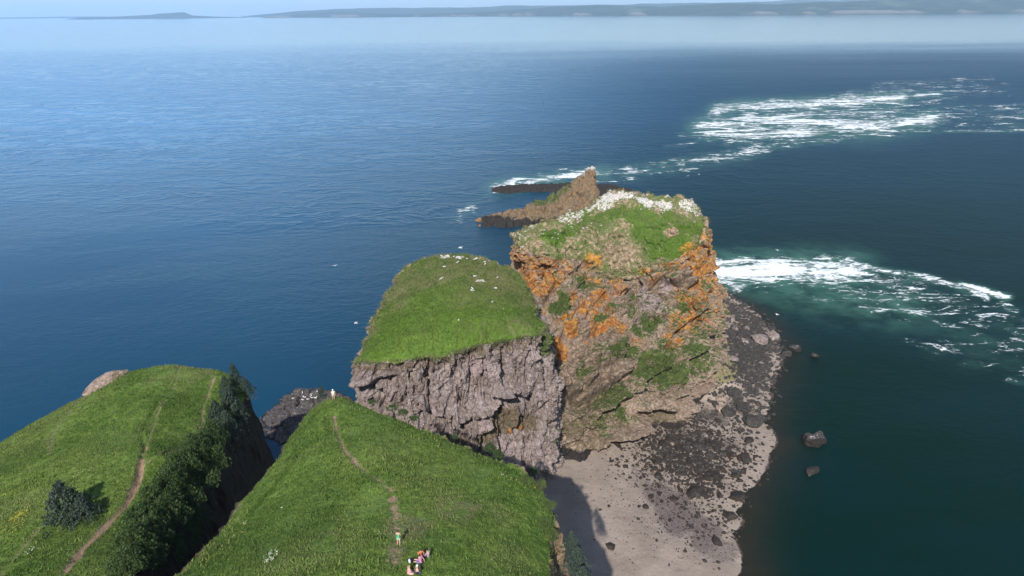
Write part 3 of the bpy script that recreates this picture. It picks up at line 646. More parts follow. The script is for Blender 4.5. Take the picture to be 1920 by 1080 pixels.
A_['straw'] = np.maximum(spots(Pf, Nf, [(780, 520, 5, .6), (745, 570, 4, .6), (860, 500, 12, .5), (900, 540, 10, .42), (700, 620, 2, .5), (930, 620, 6, .42), (980, 610, 5, .5), (740, 545, 5, .6), (870, 615, 3.5, .35)], wp_), 0.55*sstep(4, 0, np.abs(rows-nw-3)))
A_['light'] = spots(Pf, Nf, [(820, 600, 12, .15)], wp_)
A_['deep'] = spots(Pf, Nf, [(975, 560, 6, .6), (860, 490, 14, .4), (930, 510, 10, .5), (800, 510, 10, .35), (990, 590, 4, .5)], wp_)
up_ = sstep(-5, 5, Pf[:, 1]-157+np.maximum(Pf[:, 0]+16, 0)*0.55+6*fbm(Pf, 7, 4, seed=131)); A_['rock'] = np.maximum(A_['rock'], 0.5*sstep(nw+10, nw, rows)); A_['straw'] = np.maximum(A_['straw'], (0.42+0.3*sstep(-0.2, 0.3, fbm(Pf, 2.5, 4, seed=133)))*up_*tops); A_['deep'] = np.maximum(A_['deep'], 0.5*up_); A_['light'] = np.maximum(A_['light'], (0.02+0.16*sstep(-0.1, 0.4, fbm(Pf, 4, 4, seed=132)))*(1-up_)*tops)
stC = finish_stack('grassy_sea_stack', 'flat topped sea stack with bright green turf above a pale grey pink cliff', 'sea stack', Pf2.reshape(P.shape), nw, A_, M_CLIFF, M_TURF2)
C_top = Pf2[rows > nw+4]; C_topN = Nf[rows > nw+4]
Cq = (Pf2, Nf, A_)

# ---- rear stack: orange lichen cliffs
D_RIM = [(960, 462, 42), (966, 440, 43.5), (985, 422, 44.5), (1020, 419, 45), (1046, 416, 45.2), (1060, 399, 47.2), (1090, 391, 48), (1108, 384, 49), (1122, 368, 51), (1138, 356, 52.5), (1168, 351, 53), (1195, 364, 51.5), (1240, 367, 50.5), (1290, 380, 48.5),
         (1312, 398, 46.5), (1323, 425, 45), (1320, 442, 44.2), (1306, 456, 42.6), (1278, 472, 40.6), (1235, 487, 38.8), (1200, 500, 38), (1160, 498, 38.4), (1120, 486, 39.2), (1090, 478, 40), (1050, 474, 40.2), (1000, 468, 41)]
D_WALL = [(1058, 860, 149.0), (1090, 858, 149.5), (1125, 852, 150.5), (1160, 846, 152), (1190, 838, 154), (1202, 812, 161.5), (1245, 802, 163), (1288, 790, 166), (1308, 750, 174),
          (1060, 790, 151), (1110, 790, 152), (1170, 790, 154.5), (1200, 770, 160), (1250, 765, 163.5), (1060, 720, 155), (1110, 720, 157), (1170, 700, 160), (1200, 690, 163), (1260, 690, 167.5), (1290, 700, 171),
          (1040, 650, 161), (1100, 640, 163), (1170, 640, 168), (1230, 640, 173), (1290, 640, 178), (1310, 610, 184), (1240, 600, 179), (1200, 590, 178), (1130, 590, 171), (1060, 590, 168), (1010, 580, 169), (1000, 540, 172), (970, 520, 175), (1060, 530, 173), (1130, 540, 175),
          (1200, 545, 181), (1250, 545, 184), (1290, 550, 186), (1322, 560, 192), (1330, 520, 200), (1328, 600, 187), (1200, 515, 178), (1250, 510, 180.5), (1300, 505, 186)]
D_WALL += [np.array(p, float) for p in [(76, 225, 0), (72, 250, 0), (45, 268, 0), (10, 250, 0), (-4, 215, 0), (2, 180, 0), (8, 160, 0), (66, 230, 25), (45, 262, 25), (14, 240, 25), (0, 205, 22), (68, 205, 1), (64, 190, 1)]]
D_TOP = [(1020, 445, 43.8), (1060, 440, 43.2), (1100, 440, 44), (1130, 400, 48.4), (1200, 420, 47.2), (1260, 425, 45.8), (1160, 450, 43), (1200, 470, 40.8), (1260, 455, 42.2), (1250, 395, 48.6), (1300, 430, 44.6), (1160, 385, 50.8), (1160, 420, 46.6), (1085, 415, 45)]
P, nw, *_ = stack((33, 205), D_RIM, D_WALL, D_TOP, 1100, 300, 190, 2.2, 5.0, 1.6, 71)
N = grid_normals(P, True); cc = np.array([33, 205, 15.]); s = np.sign(((P-cc)*N).sum(2).mean()); N = N*s
Pf = P.reshape(-1, 3); Nf = N.reshape(-1, 3); rows = np.repeat(np.arange(P.shape[0]), P.shape[1]); wallm = sstep(nw+30, nw-20, rows)
wv, e1 = worley(Pf+fbm(Pf, 7, 3, seed=201)[:, None]*2.5, 7.0, 31); wv2, e2 = worley(Pf*np.array([1, 1, 0.8])+fbm(Pf, 3, 2, seed=202)[:, None], 2.6, 32, 1.2); wv3, _ = worley(Pf, 1.0, 33)
tilt = Pf@np.array([0.42, 0.0, -0.9]); Ps = np.stack([Pf[:, 0]*0.35, Pf[:, 1]*0.35, tilt*1.0], -1)
rid = 1-2*np.abs(fbm(Ps+fbm(Pf, 6, 3, seed=205)[:, None]*1.6, 4.2, 5, 0.55, seed=204)); amp = 0.5+0.9*sstep(-0.25, 0.3, fbm(Pf, 12, 3, seed=206)); low_ = sstep(24, 10, Pf[:, 2])
bq = -tilt/8.5+0.45*fbm(Pf, 14, 3, seed=207)+0.15*fbm(Pf, 3, 3, seed=208); sw = bq-np.floor(bq); bed_ = (0.55-np.where(sw < 0.93, sw/0.93, (1-sw)/0.07))*(0.8+3.6*sstep(30, 20, Pf[:, 2]))*(0.6+0.8*sstep(-0.3, 0.3, fbm(Pf, 13, 3, seed=209)))
D = wallm*(wv*1.9*(1-0.3*low_)+amp*(wv2*0.85+wv3*0.34)*(1-0.35*low_)+fbm(Pf, 16, 3, seed=203)*2.6-1.4*sstep(0.60, 0.97, rid)*(0.5+0.5*low_)+bed_-0.8*sstep(0.08, 0, e1)*(1-low_))
def fp(lst): return surf_points(Pf[rows < nw+2], Nf[rows < nw+2], lst)
for ln, wd, dp in [([(1090, 748), (1130, 725), (1160, 708), (1178, 700)], 3.0, 3.4), ([(1068, 742), (1100, 715), (1145, 690)], 1.6, 1.3), ([(1045, 648), (1065, 625), (1090, 605)], 2.6, 3.2), ([(1120, 842), (1150, 825), (1190, 808)], 2.4, 2.8), ([(1056, 862), (1110, 858)], 2.0, 1.8),
                   ([(1200, 768), (1245, 765), (1285, 740)], 2.2, 2.2), ([(1205, 528), (1250, 525), (1300, 530)], 2.4, 2.6), ([(1160, 590), (1120, 615), (1080, 640)], 1.8, 1.6), ([(1050, 708), (1090, 685), (1150, 660)], 1.5, 1.4), ([(1020, 500), (1040, 540)], 2.0, 1.5),
                   ([(1180, 800), (1195, 740), (1190, 700)], 2.0, -1.0), ([(1270, 620), (1290, 640)], 1.6, 1.5), ([(1100, 560), (1150, 545), (1190, 540)], 2, 1.2)]:
    D = D+wallm*ledge(Pf, fp(ln), wd*1.05, dp*1.75)
for q, r, dp in [((1035, 515), 2.6, 2.2), ((1262, 425), 2.2, 1.6), ((1302, 745), 2.4, 2.5), ((1195, 482), 1.2, 1.5)]:
    c = surf_points(Pf, Nf, [q])[0]; D = D-dp*np.exp(-(np.linalg.norm(Pf-c, axis=1)/r)**2)
tops = 1-wallm
rough_top = fbm(Pf, 12, 3, seed=213)*2.4+worley(Pf, 3.0, 47, 1.0)[0]*0.7*sstep(225, 200, Pf[:, 1])+fbm(Pf, 5, 4, seed=210)*1.7+fbm(Pf, 1.3, 3, seed=211)*0.5
D = D+tops*rough_top
# jagged crest along the rear rim
back = sstep(nw-14, nw, rows)*sstep(nw+22, nw+2, rows)*sstep(212, 226, Pf[:, 1])
jag, _ = worley(Pf, 2.4, 41, 0.5); Pf2 = Pf+Nf*D[:, None]; Pf2[:, 2] += back*(0.2+jag*0.8+0.35*worley(Pf, 1.1, 45, 1.5)[0])
N2 = grid_normals(Pf2.reshape(P.shape), True).reshape(-1, 3); N2 = N2*np.sign((N2*Nf).sum(1))[:, None]
A_ = blank(set(TURF_A) | set(ROCK_A), len(Pf)); wp_ = fbm(Pf, 4, 3, seed=220)
wl_ = wallm
steep = sstep(0.75, 0.35, Nf[:, 2])
A_['lichen'] = np.maximum(spots(Pf, Nf, [(1040, 520, 4, .7), (1075, 555, 3, .6), (1165, 540, 3, .5), (1200, 640, 3, .45), (1300, 600, 5, .8), (1318, 520, 5, .85), (962, 500, 4, .95), (985, 530, 4, .85), (1010, 545, 5, .8), (1000, 590, 4, .75), (1030, 500, 3, .45), (1060, 500, 3, .6), (1108, 490, 4, .85), (1110, 520, 4.5, .85), (1120, 560, 3, .5), (1060, 600, 3, .9), (1085, 590, 3.2, .9),
     (1110, 575, 4, .75), (1130, 555, 3, .8), (1155, 520, 3, .7), (1210, 505, 3, .7), (1245, 500, 3.4, .9), (1270, 500, 3, .9), (1300, 470, 4.5, .9), (1318, 440, 3, .8), (1310, 510, 4.5, .85), (1290, 560, 5.5, .85), (1315, 560, 4, .75), (1275, 600, 4, .85), (1262, 615, 3, .9),
     (1255, 640, 3, .75), (1070, 618, 3, .7), (1045, 650, 3, .75), (1052, 665, 2.5, .8), (1125, 600, 4, .75), (1150, 600, 3, .6), (1170, 605, 2.5, .7), (1140, 580, 3, .5), (1105, 640, 3, .4), (1285, 640, 3, .6), (1225, 520, 2.5, .5), (1320, 500, 4, .8), (1325, 540, 4, .7), (1120, 610, 3, .7)], wp_), 0)
A_['lichen'] = np.maximum(np.minimum(A_['lichen']*1.05, 0.95), 0.62*steep*sstep(13, 26, Pf[:, 2]+5*fbm(Pf, 8, 3, seed=222))*wl_)*(1-0.6*sstep(0.55, 0.85, N2[:, 2]))
A_['grass'] = spots(Pf, Nf, [(1100, 510, 1.5, .6), (1090, 525, 3, .9), (1060, 560, 3.8, 1.), (1050, 575, 3.5, .9), (1140, 490, 3.5, .6), (1170, 500, 4, .55), (1080, 480, 2, .7), (1220, 600, 3.6, 1.), (1240, 590, 3, .95), (1200, 618, 3, .9), (1280, 575, 2.5, .8),
     (1300, 660, 4.5, .7), (1310, 690, 4, .65), (1280, 700, 4.5, .7), (1130, 780, 5, .5), (1170, 730, 4, .6), (1190, 650, 5, .72), (1220, 680, 6, .85), (1250, 690, 6.5, .88), (1210, 700, 4, .8), (1270, 660, 4, .6), (1240, 655, 4, .65), (1155, 655, 3.5, .8), (1130, 672, 2.5, .55), (1095, 690, 2.5, .7), (1155, 740, 5, .6), (1170, 770, 3, .75), (1140, 760, 6, .45), (1110, 775, 7, .35),
     (1130, 590, 2.6, .9), (1150, 575, 2.4, .7), (1185, 548, 1.6, .6), (1110, 545, 2, .4), (1015, 660, 2, .4), (1330, 530, 2, .6), (1310, 620, 3, .6), (1180, 580, 3, .6)], wp_)
A_['grass'] = np.maximum(A_['grass'], 0.44*sstep(0.5, 0.85, N2[:, 2])*wl_*sstep(5, 9, Pf[:, 2])*(0.6+0.6*sstep(-0.2, 0.3, fbm(Pf, 9, 3, seed=221))))
A_['grass'] = np.minimum(1.0, A_['grass']*(0.75+0.45*sstep(0.1, 0.6, N2[:, 2])))
A_['dirt'] = np.maximum(spots(Pf, Nf, [(1110, 750, 9, .5), (1140, 800, 8, .5), (1080, 800, 7, .55), (1240, 780, 6, .6), (1100, 660, 8, .4), (1150, 470, 8, .6), (1180, 480, 6, .6), (1200, 560, 4, .5), (1100, 820, 7, .5), (1180, 560, 4, .6)], wp_), 0.0)
A_['pale'] = spots(Pf, Nf, [(1220, 550, 4.2, .95), (1240, 560, 4, .9), (1205, 570, 3, .7), (1195, 600, 2.5, .5), (1150, 520, 3, .3), (1255, 535, 3, .7), (1120, 700, 4, .35), (1150, 690, 4, .35), (1075, 730, 3, .3)], wp_)
A_['wet'] = 0.75*sstep(5.5, 1.5, Pf[:, 2])
pk = spots(Pf, Nf, [(1150, 362, 7, .95), (1130, 380, 5, .75), (1172, 362, 6, .9), (1210, 372, 5, .9), (1245, 376, 5, .85), (1290, 384, 4, .8), (1080, 398, 5, .75), (1060, 406, 4, .7), (1000, 425, 5, .5), (975, 455, 4, .55), (972, 440, 4, .6), (985, 465, 4, .4), (1110, 378, 5, .8), (1105, 385, 4, .7), (1100, 430, 14, .34), (1200, 400, 10, .3), (1310, 395, 3, .7), (1000, 450, 7, .35), (1225, 470, 5, .45), (1190, 480, 4, .4)], wp_)
A_['guano'] = np.maximum(pk*np.where(rows < nw-20, 0.6, 0.72), back*(0.26+0.36*sstep(-0.2, 0.3, fbm(Pf, 2.5, 3, seed=230))))
green_ = spots(Pf, Nf, [(1230, 430, 8, 1), (1200, 395, 6, 1), (1260, 450, 6, 1), (1290, 420, 5, .8), (1270, 400, 5, .6), (1220, 460, 4, .8), (1040, 445, 4.5, .9), (1070, 435, 4, .8), (1110, 410, 4.5, .7), (1090, 400, 3, .6), (1150, 395, 4, .5), (1130, 420, 4, .5)], wp_)
A_['straw'] = np.maximum(np.maximum(0.62*(1-green_), 0.2), spots(Pf, Nf, [(1150, 450, 10, .75), (1180, 470, 7, .8), (1120, 430, 9, .55), (1200, 480, 6, .6), (1060, 440, 5, .35), (1280, 400, 7, .45), (1160, 400, 7, .35), (1300, 440, 4, .3)], wp_))
A_['deep'] = spots(Pf, Nf, [(1230, 430, 9, .45), (1200, 395, 6, .4), (1050, 445, 5, .6), (1080, 440, 4, .5), (1100, 410, 6, .35)], wp_)
A_['light'] = spots(Pf, Nf, [(1230, 420, 8, .25), (1200, 390, 5, .3)], wp_)
A_['rock'] = np.maximum(spots(Pf, Nf, [(1262, 425, 2.4, .95), (1160, 470, 9, .62), (1140, 455, 7, .5), (1195, 482, 3, .5), (1000, 470, 8, .55), (970, 460, 5, .6)], wp_), 0.6*sstep(nw+14, nw, rows)); A_['rock'] = np.maximum(A_['rock'], 0.50*(1-green_)*tops); lipm = sstep(nw+34+46*sstep(52, 36, Pf[:, 0]), nw+4, rows)*tops*sstep(205, 190, Pf[:, 1])*(0.4+0.8*sstep(-0.2, 0.3, fbm(Pf, 5, 4, seed=231))); A_['rock'] = np.maximum(A_['rock'], 0.75*lipm); A_['lichen'] = np.maximum(A_['lichen'], 0.52*lipm*sstep(nw+50, nw+10, rows)); A_['deep'] = np.maximum(A_['deep'] if 'deep' in A_ else 0, 0.3)
stD = finish_stack('lichen_sea_stack', 'tallest sea stack with orange lichen cliffs and a white bird stained crest', 'sea stack', Pf2.reshape(P.shape), nw, A_, M_STACK, M_TURF2, top_split=-1)
Dq = (Pf2, Nf, A_); D_rows = rows; D_nw = nw

# grass on the two stack tops
def top_blades(name, q, rows_mask, n, h, wd, label, dry):
    Pq = q[0][rows_mask]; AA = {k: v[rows_mask] for k, v in q[2].items()}; i = RNG.integers(0, len(Pq), n*3)
    # even out the polar sampling by distance to the centre
    c = Pq.mean(0); r = np.hypot(Pq[:, 0]-c[0], Pq[:, 1]-c[1]); pr = r/r.max(); i = i[RNG.random(len(i)) < pr[i]][:n]
    pts = Pq[i]+RNG.normal(0, 0.12, (len(i), 3))*np.array([1, 1, 0]); nn = np.tile([0, 0, 1.0], (len(pts), 1))
    ok = (AA['guano'][i] < 0.5) & (AA['rock'][i] < 0.2+0.5*RNG.random(len(i))); j = i[ok]
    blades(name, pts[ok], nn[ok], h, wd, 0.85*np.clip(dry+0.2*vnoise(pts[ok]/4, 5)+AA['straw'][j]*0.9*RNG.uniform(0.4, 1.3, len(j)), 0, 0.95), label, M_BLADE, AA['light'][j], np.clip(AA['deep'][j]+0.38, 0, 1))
rC = np.repeat(np.arange(240+149), 900) > 246
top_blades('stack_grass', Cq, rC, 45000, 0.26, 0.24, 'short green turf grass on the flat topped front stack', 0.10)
def rim_blades(name, q, rws, nw_, n, label, dry):
    P_, N_ = q[0], q[1]; m_ = (rws > nw_-4) & (rws < nw_+5) & (vnoise(P_*0.35, 91) > -0.5); idx = np.where(m_)[0]; i = RNG.choice(idx, n)
    pts = P_[i]+RNG.normal(0, 0.18, (n, 3)); nn = N_[i]*np.array([1, 1, 0])*1.0+np.array([0, 0, 0.25])
    blades(name, pts, nn, 0.62, 0.30, np.clip(dry+0.35*vnoise(pts/2.5, 6), 0, 0.9), label, M_BLADE, None, 0.5+0.4*vnoise(pts/1.5, 7))
rCr = np.repeat(np.arange(240+149), 900)
rim_blades('rim_grass', Cq, rCr, 240, 9000, 'ragged dry grass hanging over the rim of the front stack', 0.45)
rim_blades('rim_tufts', Dq, D_rows, D_nw, 9000, 'ragged dry grass hanging over the rim of the lichen stack', 0.6)
rD = D_rows > D_nw+12
top_blades('crest_grass', Dq, rD, 22000, 0.24, 0.24, 'rough tufted grass on the summit of the lichen stack', 0.35)

# ================================================================ BEACH
bxs = spaced([(-12, 10, 1.2), (10, 84, 0.42), (84, 112, 0.9)]); bys = spaced([(40, 104, 3), (104, 200, 0.42), (200, 275, 0.7)])
X, Y = np.meshgrid(bxs, bys); x, y = X.ravel(), Y.ravel(); p2 = np.stack([x, y, np.zeros_like(x)], -1)
jag = fbm(p2, 6, 4, seed=301)
sd = poly_sd(BEACH_POLY, x, y)+jag*1.2
z = np.where(sd < 0, np.minimum(-sd*0.055, 1.0+(-sd)*0.02), -sd*0.16)
for (px, py, zz, r, hgt) in [(1335, 660, 7, 9, 9.0), (1352, 695, 4, 6, 4.5), (1325, 705, 3, 7, 5.5), (1345, 625, 5, 7, 6), (1350, 590, 2, 7, 3.0), (1375, 655, 4, 6, 3.5), (1330, 735, 2, 5, 2.0), (1300, 800, 1, 6, 1)]:
    c = at(px, py, zz); z = z+hgt*np.exp(-((x-c[0])**2+(y-c[1])**2)/(2*(r*0.62)**2))*(sd < 6)
z = z+fbm(p2, 4, 4, seed=302)*0.16*(sd < 2)+fbm(p2, 0.9, 3, seed=303)*0.05
lump = sstep(3.2, 6.0, z); p3 = np.stack([x, y, z], -1); wv, _ = worley(p3, 1.8, 51); z = z+lump*wv*0.5
z = np.maximum(z, -4)
BZ = z.reshape(X.shape)
def bz(x0, y0):
    i = int(np.clip(np.searchsorted(bxs, x0)-1, 0, len(bxs)-2)); j = int(np.clip(np.searchsorted(bys, y0)-1, 0, len(bys)-2)); return float(BZ[j, i])
A_ = {}
jn = fbm(p2, 5, 4, seed=305)
def bl(lst): return blobs(lst, x, y, jn)
A_['gravel'] = np.maximum(bl([(1290, 820, 1, 10, .95), (1250, 850, 1, 9, .85), (1340, 830, 1, 9, .8), (1310, 870, 1, 10, .75), (1200, 870, 1, 7, .62), (1230, 900, 1, 7, .55), (1380, 760, 1, 8, .95), (1330, 780, 1, 8, 1.), (1400, 700, 1, 9, .95), (1420, 650, 1, 9, 1.),
    (1390, 620, 1, 9, 1.), (1370, 580, 1, 9, 1.), (1440, 640, 1, 8, .95), (1270, 900, 1, 8, .5), (1400, 770, 1, 6, .55), (1150, 870, 1, 5, .45), (1240, 840, 1, 8, .8), (1350, 560, 1, 9, 1), (1420, 600, 1, 8, 1)]), 0)
A_['mud'] = bl([(1270, 950, 1, 9, .75), (1320, 1000, 1, 8, .7), (1240, 930, 1, 7, .7), (1290, 980, 1, 8, .75), (1350, 1020, 1, 7, .6), (1210, 900, 1, 6, .5), (1300, 930, 1, 8, .35), (1190, 900, 1, 6, .4)])
A_['wet'] = sstep(-1.6, 0.2, sd)
A_['turf'] = sstep(2.4, 4.0, z+jn*1.5)*0.8
t = NT('beach_shingle')
n2 = t.noise(0.5, 5, 0.7); n3 = t.noise(5.5, 4, 0.75); n4 = t.noise(0.12, 4, 0.6)
c = t.mix(t.ss(n4, 0.35, 0.65), (0.205, 0.160, 0.128), (0.285, 0.228, 0.185))
c = t.mix(t.ss(n3, 0.35, 0.7, 0, 0.8), c, t.mix(0.6, c, (0.36, 0.315, 0.27)))
c = t.mix(t.ss(n3, 0.42, 0.30, 0, 0.6), c, (0.12, 0.09, 0.075))
vd = t.voro(1.6); vdot = t.ss(vd, 0.22, 0.14); vsel = t.ss(t.noise(0.9, 3), 0.56, 0.60)
c = t.mix(t.math('MULTIPLY', t.math('MULTIPLY', vdot, vsel), 0.6), c, (0.04, 0.032, 0.03))
wob = t.math('ADD', t.math('MULTIPLY', t.math('SUBTRACT', t.noise(0.9, 6, 0.8), 0.5), 1.9), t.math('MULTIPLY', t.math('SUBTRACT', t.noise(3.2, 4, 0.7), 0.5), 1.0))
def m_(nm, lo, hi, k=1.0): return t.math('MULTIPLY', t.ss(t.math('ADD', t.attr(nm), t.math('MULTIPLY', wob, k)), lo, hi), t.math('GREATER_THAN', t.attr(nm), 0.03))
c = t.mix(m_('mud', 0.35, 0.75, 0.4), c, t.mix(t.ss(n3, 0.4, 0.62), (0.085, 0.066, 0.060), (0.19, 0.155, 0.14)))
c = t.mix(t.math('MULTIPLY', m_('gravel', 0.62, 0.95, 1.25), 0.68), c, t.mix(t.ss(n3, 0.45, 0.7), (0.014, 0.012, 0.011), (0.065, 0.052, 0.045)))
c = t.mix(m_('turf', 0.4, 0.6), c, t.mix(n2, (0.10, 0.10, 0.035), (0.24, 0.19, 0.12)))
c = t.mix(m_('wet', 0.72, 0.95, 0.35), c, t.mix(n3, (0.035, 0.024, 0.019), (0.085, 0.06, 0.05)))
h = t.math('ADD', t.math('MULTIPLY', n3, 0.5), t.math('MULTIPLY', t.noise(1.2, 4, 0.7), 0.6))
M_BEACH = t.fin(c, 0.92, 0.2, t.bump(h, 0.35, 0.8))
beach = link('beach', mesh_np('beach', np.stack([x, y, z], -1), grid_faces(*X.shape), M_BEACH, False, A_)); tag(beach, kind='structure')

# ---------------------------------------------------------------- boulders
def ico(sub):
    import bmesh
    bm = bmesh.new(); bmesh.ops.create_icosphere(bm, subdivisions=sub, radius=1.0)
    V = np.array([v.co[:] for v in bm.verts]); F = np.array([[v.index for v in f.verts] for f in bm.faces]); bm.free(); return V, F
ICO2 = ico(2); ICO3 = ico(3); ICO1 = ico(1)
def rock_verts(base, seed, flat=0.62, k=0.34):
    V = base[0]+seed*13.7; w1, _ = worley(V, 0.85, seed, 1.2); r = 1+k*w1+0.16*fbm(V, 0.7, 3, seed=seed)
    U = base[0]*r[:, None]
    # chop planes for angular faces
    rg = np.random.default_rng(seed)
    for _ in range(7):
        nrm = rg.normal(size=3); nrm /= np.linalg.norm(nrm); dd = rg.uniform(0.55, 0.85); s_ = U@nrm; U = U-np.maximum(s_-dd, 0)[:, None]*nrm*0.9
    return U*np.array([1, rg.uniform(0.7, 1.0), flat])
def rock_mesh(name, seed, mat, base=ICO2, flat=0.62, attrs=None):
    V = rock_verts(base, seed, flat); a = blank(ROCK_A, len(V))
    if attrs:
        for k_, v_ in attrs.items(): a[k_] = v_(V)
    return mesh_np(name, V, base[1], mat, False, a)
M_WEED = plain('weed_covered_rock', (0.034, 0.026, 0.020), 0.7, 0.3, 0.4, 3.0)
RM_BLACK = [rock_mesh('black_boulder', 500+i, M_BLACK, ICO2, 0.55) for i in range(5)]
RM_WEED = [rock_mesh('weed_boulder', 520+i, M_WEED, ICO2, 0.45) for i in range(5)]
RM_GREY = [rock_mesh('grey_boulder', 540+i, M_CLIFF, ICO2, 0.65) for i in range(4)]
RM_TAN = [rock_mesh('tan_boulder', 560+i, M_TAN, ICO2, 0.7, {'lichen': lambda V: 0.25*np.ones(len(V)), 'grass': lambda V: 0.2*(V[:, 2] > 0)}) for i in range(3)]
RM_CAP = [rock_mesh('capped_boulder', 580+i, M_BLACK, ICO3, 0.6, {'guano': lambda V: 0.30*(V[:, 2] > 0.3), 'wet': lambda V: 0.9*(V[:, 2] < 0.3)}) for i in range(2)]
def boulder(px, py, size_px, kind, label, group=None, zz=None, sink=0.25, asp=1.0):
    c = at(px, py, 1.0 if zz is None else zz)
    if zz is None:
        for _ in range(3): c = at(px, py, max(bz(c[0], c[1]), -0.3)+0.2)
    dist = np.linalg.norm(c-np.array([0, 0, CAM_H])); r = size_px*0.5*dist/FPX
    lst = {'black': RM_BLACK, 'weed': RM_WEED, 'grey': RM_GREY, 'tan': RM_TAN, 'cap': RM_CAP}[kind]
    o = link('boulder', random.choice(lst)); g = max(bz(c[0], c[1]), -0.4) if zz is None else zz
    o.location = (c[0], c[1], g+r*0.3*(1-sink)); o.scale = (r*asp, r*random.uniform(0.9, 1.2), r*random.uniform(0.8, 1.15)); o.rotation_euler = (random.uniform(-.15, .15), random.uniform(-.15, .15), random.uniform(0, 6.28))
    tag(o, label, 'boulder', group); return o
NAMED = [
 (1522, 828, 42, 'cap', 'dark rounded boulder with a pale knobbly top standing in the green shallows', 0.0), (1521, 886, 30, 'weed', 'dark low rock awash offshore below the pale topped boulder', 0.0),
 (1492, 655, 22, 'cap', 'grey pink boulder just offshore beside the rubble point', 0.0), (1527, 668, 15, 'cap', 'outermost small grey boulder in the water off the rubble point', 0.0), (1475, 665, 20, 'black', 'dark wet rock touching the tip of the rubble point', 0.0),
 (1414, 793, 42, 'black', 'big rounded black boulder at the upper edge of the pale sand', None), (1393, 858, 25, 'weed', 'round black boulder on pale sand right of the dark field', None), (1384, 933, 34, 'weed', 'large dark boulder alone near the waterline with a small one beside it', None),
 (1349, 928, 14, 'weed', 'small dark boulder just left of the large one near the waterline', None), (1385, 932, 20, 'weed', 'dark lump leaning against the large waterline boulder', None), (1367, 968, 26, 'weed', 'teardrop shaped dark boulder below the large waterline boulder', None), (1345, 1016, 22, 'weed', 'dark boulder lowest on the beach near the waterline', None),
 (1145, 1026, 20, 'weed', 'lone dark rock in the middle of the bare pale sand', None), (1300, 925, 34, 'weed', 'widest dark boulder on the lower fringe of the dark field', None), (1322, 928, 22, 'weed', 'dark boulder joined to the right of the widest fringe boulder', None), (1338, 893, 28, 'weed', 'dark boulder at the right margin of the dark field', None),
 (1210, 950, 15, 'weed', 'isolated brown rock on sand below the left end of the dark field', None), (1142, 948, 7, 'weed', 'tiny dark stone left of the sand centre', None), (1125, 955, 6, 'weed', 'tiny dark stone furthest left on the sand', None), (1404, 825, 22, 'weed', 'dark oblong boulder below the big rounded black boulder', None),
 (1448, 632, 24, 'grey', 'upright grey block at the seaward tip of the rubble', None), (1424, 640, 34, 'grey', 'broad flat grey slab in the outer rubble', None), (1330, 640, 16, 'tan', 'buff boulder at the top of the grassy talus', None), (1348, 652, 17, 'tan', 'pale cream boulder on the edge of the talus below the cliff', None), (1292, 580, 14, 'tan', 'rounded cream boulder perched against the orange cliff foot', 12.0),
 (1355, 692, 18, 'tan', 'round lichen yellow boulder below the talus', None), (1358, 712, 20, 'tan', 'mossy yellow boulder at the foot of the talus', None), (1345, 683, 16, 'grey', 'grey boulder leaning on the round yellow boulder', None), (1372, 690, 17, 'grey', 'pink grey boulder right of the round yellow boulder', None),
 (1376, 740, 36, 'black', 'large black slab at the foot of the talus', None), (1395, 765, 28, 'black', 'black slab just above the big rounded boulder', None), (1365, 775, 30, 'black', 'wet black outcrop left of the big rounded boulder', None), (1255, 868, 12, 'weed', 'round dark stone inside the lower dark field', None),
 (1240, 872, 9, 'weed', 'small dark stone left inside the dark field', None), (1172, 874, 12, 'weed', 'brown boulder on sand beside the dark field near the stack foot', None), (1282, 952, 10, 'weed', 'small dark stone alone under the lower fringe', None), (1330, 960, 9, 'weed', 'small dark stone left of the teardrop boulder', None), (1416, 855, 9, 'weed', 'small dark stone nearest the water beside the round boulder', None),
 (1236, 925, 14, 'weed', 'dark stone with a grey top below the left of the dark field', None), (1345, 600, 18, 'black', 'grey black block high in the rubble beside the orange cliff', None), (1350, 578, 20, 'grey', 'pale grey block at the top of the rubble', None), (1362, 612, 22, 'grey', 'cracked grey block in the upper rubble', None)]
for a in NAMED: boulder(a[0], a[1], a[2], a[3], a[4], 'boulders on and off the beach', a[5])
# unnamed boulders: zones of the picture, denser near their core
ZONES = [(1360, 620, 60, 55, 'grey', 60, (6, 14), 'jumbled grey and black blocks of the rubble point right of the lichen stack', 'angular block in the rubble point'),
         (1400, 660, 55, 55, 'black', 50, (7, 16), 'jumbled grey and black blocks of the rubble point right of the lichen stack', 'wet black block in the outer rubble'),
         (1290, 840, 95, 45, 'weed', 80, (6, 17), 'weed covered stones of the dark boulder field', 'weed covered stone in the dark field'),
         (1320, 900, 80, 35, 'weed', 40, (8, 21), 'weed covered stones on the lower fringe of the dark field', 'weed covered stone on the sandy fringe')]
for cx, cy, rx, ry, kind, n, sz, grp, lab in ZONES:
    k = 0
    while k < n:
        px = random.gauss(cx, rx*0.55); py = random.gauss(cy, ry*0.55); c = at(px, py, 1)
        s0 = poly_sd(BEACH_POLY, np.array([c[0]]), np.array([c[1]]))[0]
        if s0 > 1.0 or px < 1190 or (py < 760 and px < 1318): continue
        f = random.choice([0.7, 1, 1.25]); size_w = {0.7: 'small', 1: 'middling', 1.25: 'large'}[f]
        row_w = 'upper part' if py < cy-ry*0.25 else ('lower part' if py > cy+ry*0.25 else 'middle')
        col_w = 'towards the cliff' if s0 < -22 else ('close to the water' if s0 > -7 else 'midway to the water')
        boulder(px, py, random.uniform(*sz)*f, kind if random.random() < (0.35 if kind == 'grey' else 0.8) else 'black', '%s %s, %s, %s' % (size_w, lab, row_w, col_w), grp); k += 1
